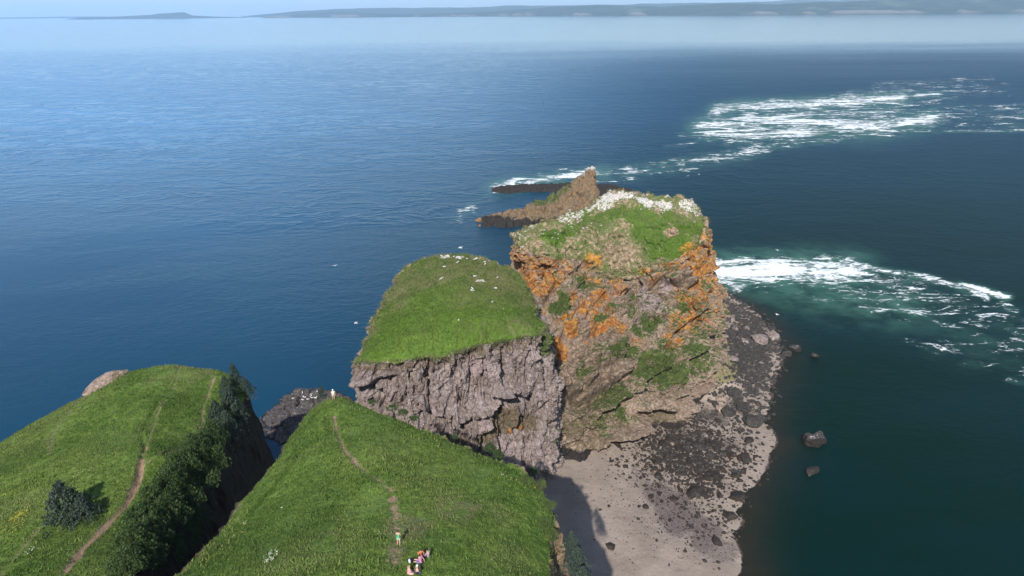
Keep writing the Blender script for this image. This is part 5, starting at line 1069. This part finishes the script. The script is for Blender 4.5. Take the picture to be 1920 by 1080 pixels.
POSE_STAND = dict(pelvis=(0, 0, .93), waist=(0, 0, 1.08), chest=(0, 0, 1.30), neck=(0, 0, 1.47), head=(0.02, 0, 1.60), crown=(0, 0, 1.70),
    sl=(0, .18, 1.40), el=(-.02, .25, 1.14), wl=(.10, .24, .92), hipl=(0, .10, .90), kl=(.03, .11, .50), al=(0, .11, .09), tl=(.16, .12, .03),
    sr=(0, -.18, 1.40), er=(-.02, -.25, 1.14), wr=(.10, -.24, .92), hipr=(0, -.10, .90), kr=(.02, -.11, .50), ar=(-.03, -.11, .09), tr=(.13, -.13, .03))
POSE_HOLD = dict(POSE_STAND, el=(.06, .24, 1.17), wl=(.28, .10, 1.28), er=(.06, -.24, 1.17), wr=(.28, -.06, 1.28))
POSE_SIT = dict(pelvis=(0, 0, .13), waist=(-.03, 0, .28), chest=(.0, 0, .50), neck=(.06, 0, .67), head=(.10, 0, .80), crown=(.09, 0, .90),
    sl=(.02, .18, .60), el=(.12, .27, .38), wl=(.34, .20, .34), hipl=(.02, .10, .13), kl=(.42, .17, .36), al=(.72, .16, .09), tl=(.88, .18, .10),
    sr=(.02, -.18, .60), er=(.12, -.27, .38), wr=(.34, -.20, .34), hipr=(.02, -.10, .13), kr=(.42, -.17, .36), ar=(.72, -.16, .09), tr=(.88, -.18, .10))
POSE_CROSS = dict(POSE_SIT, kl=(.28, .38, .18), al=(.38, -.02, .08), tl=(.42, -.16, .06), kr=(.28, -.38, .18), ar=(.30, .06, .08), tr=(.30, .20, .06), wl=(.30, .14, .22), wr=(.30, -.14, .22))
POSE_LEGS = dict(POSE_SIT, kl=(.46, .12, .17), al=(.88, .14, .08), tl=(.90, .15, .22), kr=(.46, -.12, .17), ar=(.88, -.14, .08), tr=(.90, -.15, .22), el=(-.16, .24, .34), wl=(-.26, .24, .08), er=(-.16, -.24, .34), wr=(-.26, -.24, .08))
def person(loc, rz, P_, shirt, pants, label, hair=M_HAIR, sleeves=True, shorts=True, hat=None, s_=1.0, group=None):
    root = empty('person', loc, rz); root.scale = (s_,)*3; tag(root, label, 'person', group); K = list(P_.keys()); ix = {k: i for i, k in enumerate(K)}; V = [P_[k] for k in K]
    rad = dict(pelvis=.13, waist=.115, chest=.135, neck=.055, head=.088, crown=.07, sl=.06, el=.043, wl=.03, hipl=.085, kl=.06, al=.04, tl=.034, sr=.06, er=.043, wr=.03, hipr=.085, kr=.06, ar=.04, tr=.034)
    E_ = [('pelvis', 'waist'), ('waist', 'chest'), ('chest', 'neck'), ('neck', 'head'), ('head', 'crown')]
    for a in 'lr': E_ += [('chest', 's'+a), ('s'+a, 'e'+a), ('e'+a, 'w'+a), ('pelvis', 'hip'+a), ('hip'+a, 'k'+a), ('k'+a, 'a'+a), ('a'+a, 't'+a)]
    ex = []
    for a, sg in (('l', 1), ('r', -1)):
        w_, e_ = np.array(P_['w'+a]), np.array(P_['e'+a]); d = (w_-e_)/np.linalg.norm(w_-e_); side_ = np.cross(d, [0, 0, 1.0]); side_ /= np.linalg.norm(side_)+1e-9; dn = np.cross(side_, d)
        pc = w_+d*0.05; V_, F_ = blob((0, 0, 0), (0.052, 0.040, 0.017)); R3 = np.stack([d, side_, dn]); ex.append((V_@R3+pc, F_))
        for q, (off, L) in enumerate([(-.03, .065), (-.01, .078), (.01, .074), (.03, .058)]):
            b0 = w_+d*0.085+side_*off; b1 = b0+d*L*0.55-dn*0.008; b2 = b1+d*L*0.4-dn*0.024; ex += [tube(b0, b1, .009, .008, 5), tube(b1, b2, .008, .006, 5)]
        b0 = w_+d*0.03-side_*sg*0.035; b1 = b0+d*0.035-side_*sg*0.022; ex += [tube(b0, b1, .011, .010, 5), tube(b1, b1+d*0.03, .010, .007, 5)]
    h = np.array(P_['head']); ex += [blob((h[0]+.095, h[1], h[2]+.0), (.022, .012, .02), 6, 4), blob((h[0]+.088, h[1], h[2]-.045), (.010, .024, .007), 6, 4), blob((h[0], h[1]+.092, h[2]), (.022, .012, .03), 6, 4), blob((h[0], h[1]-.092, h[2]), (.022, .012, .03), 6, 4)]
    skin('body', V, [(ix[a], ix[b]) for a, b in E_], [rad[k] for k in K], M_SKIN, 1, root, ex)
    ev, ef = joinq([blob((h[0]+.086, h[1]+.03*q, h[2]+.025), (.008, .012, .008), 6, 4) for q in (-1, 1)]); link('eyes', mesh_np('eyes', ev, ef, M_EYE, True), root)
    mid = lambda a, b, f: tuple(np.array(P_[a])*(1-f)+np.array(P_[b])*f)
    SV = [P_['waist'], mid('pelvis', 'waist', .3), P_['chest'], mid('chest', 'neck', .55)]; SE = [(0, 1), (0, 2), (2, 3)]; SR_ = [.135, .14, .155, .09]
    if sleeves:
        for a in 'lr': i = len(SV); SV += [P_['s'+a], mid('s'+a, 'e'+a, .8)]; SE += [(2, i), (i, i+1)]; SR_ += [.078, .062]
    skin('shirt', SV, SE, SR_, shirt, 1, root)
    TV = [P_['pelvis'], mid('pelvis', 'waist', .45)]; TE = [(0, 1)]; TR = [.15, .135]
    for a in 'lr':
        i = len(TV); TV += [P_['hip'+a], mid('hip'+a, 'k'+a, .8 if shorts else 1.0)]; TE += [(0, i), (i, i+1)]; TR += [.105, .085]
        if not shorts: TV.append(mid('k'+a, 'a'+a, .9)); TE.append((i+1, i+2)); TR.append(.06)
    skin('shorts' if shorts else 'trousers', TV, TE, TR, pants, 1, root)
    hv, hf = blob((h[0]-.02, h[1], h[2]+.045), (.10, .10, .085), 10, 8); link('hair', mesh_np('hair', hv, hf, hair, True), root)
    if hat:
        q1 = blob((h[0]-.01, h[1], h[2]+.075), (.11, .11, .075), 10, 8); q2_ = blob((h[0]+.06, h[1], h[2]+.055), (.14, .10, .012), 10, 6); v_, f_ = joinq([q1, q2_]); link('cap', mesh_np('cap', v_, f_, hat, True), root)
    for a in 'lr':
        b = (np.array(P_['a'+a])+np.array(P_['t'+a]))/2; v_, f_ = blob(tuple(b), (.14, .05, .05) if P_['t'+a][2] < .15 else (.07, .05, .11)); link('shoe', mesh_np('shoe', v_, f_, cloth('shoe', (.12, .1, .1)), True), root)
    return root
def pl(px, py, dz=0.0): c = on_land(px, py); return (c[0], c[1], c[2]+dz)
person(pl(748, 1023), 1.3, POSE_HOLD, cloth('green_top', (.02, .45, .20)), cloth('pale_shorts', (.58, .54, .46)), 'person standing on the meadow in bright green clothing just above the seated picnic group', sleeves=False)
person(pl(626, 750), -1.2, POSE_STAND, cloth('white_shirt', (.74, .72, .64)), cloth('khaki_shorts', (.55, .50, .36)), 'person in a white shirt and pale shorts standing at the far tip of the meadow', hat=cloth('white_cap', (.75, .75, .7)))
person(pl(803, 1046), 2.5, POSE_CROSS, cloth('lavender_shirt', (.26, .24, .34)), cloth('black_shorts', (.02, .02, .02)), 'seated person in a grey lavender shirt at the right of the picnic group', shorts=False, group='picnic group')
person(pl(789, 1044), -1.0, POSE_CROSS, cloth('rust_top', (.50, .14, .07)), cloth('rust_skirt', (.42, .2, .15)), 'seated person in an orange red top beside the lavender shirt', group='picnic group')
person(pl(789, 1056), 2.9, POSE_LEGS, cloth('pink_purple_top', (.62, .22, .48)), cloth('purple_leggings', (.22, .16, .42)), 'seated person in a pink and purple top with legs stretched to the left', group='picnic group')
person(pl(767, 1077), 0.6, POSE_CROSS, cloth('pale_pink_top', (.78, .36, .38)), cloth('pink_shorts', (.72, .40, .42)), 'seated person all in pale pink lowest left of the picnic group', hair=plain('fair_hair', (.35, .2, .1)), group='picnic group')
person(pl(783, 1078), 1.6, POSE_SIT, cloth('black_top', (.03, .03, .035)), cloth('blue_shorts', (.05, .09, .42)), 'seated person in a black top and blue shorts with a white cap', hat=cloth('white_cap_b', (.78, .78, .78)), group='picnic group')
# backpack beside the group
M_BAGW = cloth('white_bag', (.68, .70, .70)); M_BAGB = cloth('black_bag', (.02, .02, .025)); c0 = pl(771, 1055)
bp_ = empty('backpack', c0, 0.4); tag(bp_, 'white and black backpack lying on the grass left of the picnic group', 'backpack')
v_, f_ = blob((0, 0, .2), (.17, .24, .20), 12, 10); link('pack_body', mesh_np('pack_body', v_, f_, M_BAGB, True), bp_)
v_, f_ = blob((-.13, 0, .22), (.10, .20, .19), 12, 10); link('front_pocket', mesh_np('front_pocket', v_, f_, M_BAGW, True), bp_)
for s_ in (-1, 1):
    v_, f_ = joinq([tube((.12, .1*s_, .36), (.22, .12*s_, .22), .02, .02, 6), tube((.22, .12*s_, .22), (.12, .1*s_, .06), .02, .02, 6)]); link('strap', mesh_np('strap', v_, f_, M_BAGB, True), bp_)

# ================================================================ HAZE
def box(name, lo, hi, mat):
    V = np.array([(x_, y_, z_) for x_ in (lo[0], hi[0]) for y_ in (lo[1], hi[1]) for z_ in (lo[2], hi[2])]); F = np.array([[0, 1, 3, 2], [4, 6, 7, 5], [0, 4, 5, 1], [2, 3, 7, 6], [0, 2, 6, 4], [1, 5, 7, 3]])
    return link(name, mesh_np(name, V, F, mat))
hm = bpy.data.materials.new('sea_air'); hm.use_nodes = True; nn_ = hm.node_tree.nodes; nn_.remove(nn_['Principled BSDF'])
pv = nn_.new('ShaderNodeVolumePrincipled'); pv.inputs['Color'].default_value = (0.55, 0.78, 1.0, 1); pv.inputs['Density'].default_value = 4.8e-5; pv.inputs['Anisotropy'].default_value = 0.0
hm.node_tree.links.new(pv.outputs[0], nn_['Material Output'].inputs['Volume'])
hz = box('haze', (-41000, -21000, -8), (41000, 41000, 620), hm); tag(hz, kind='stuff')
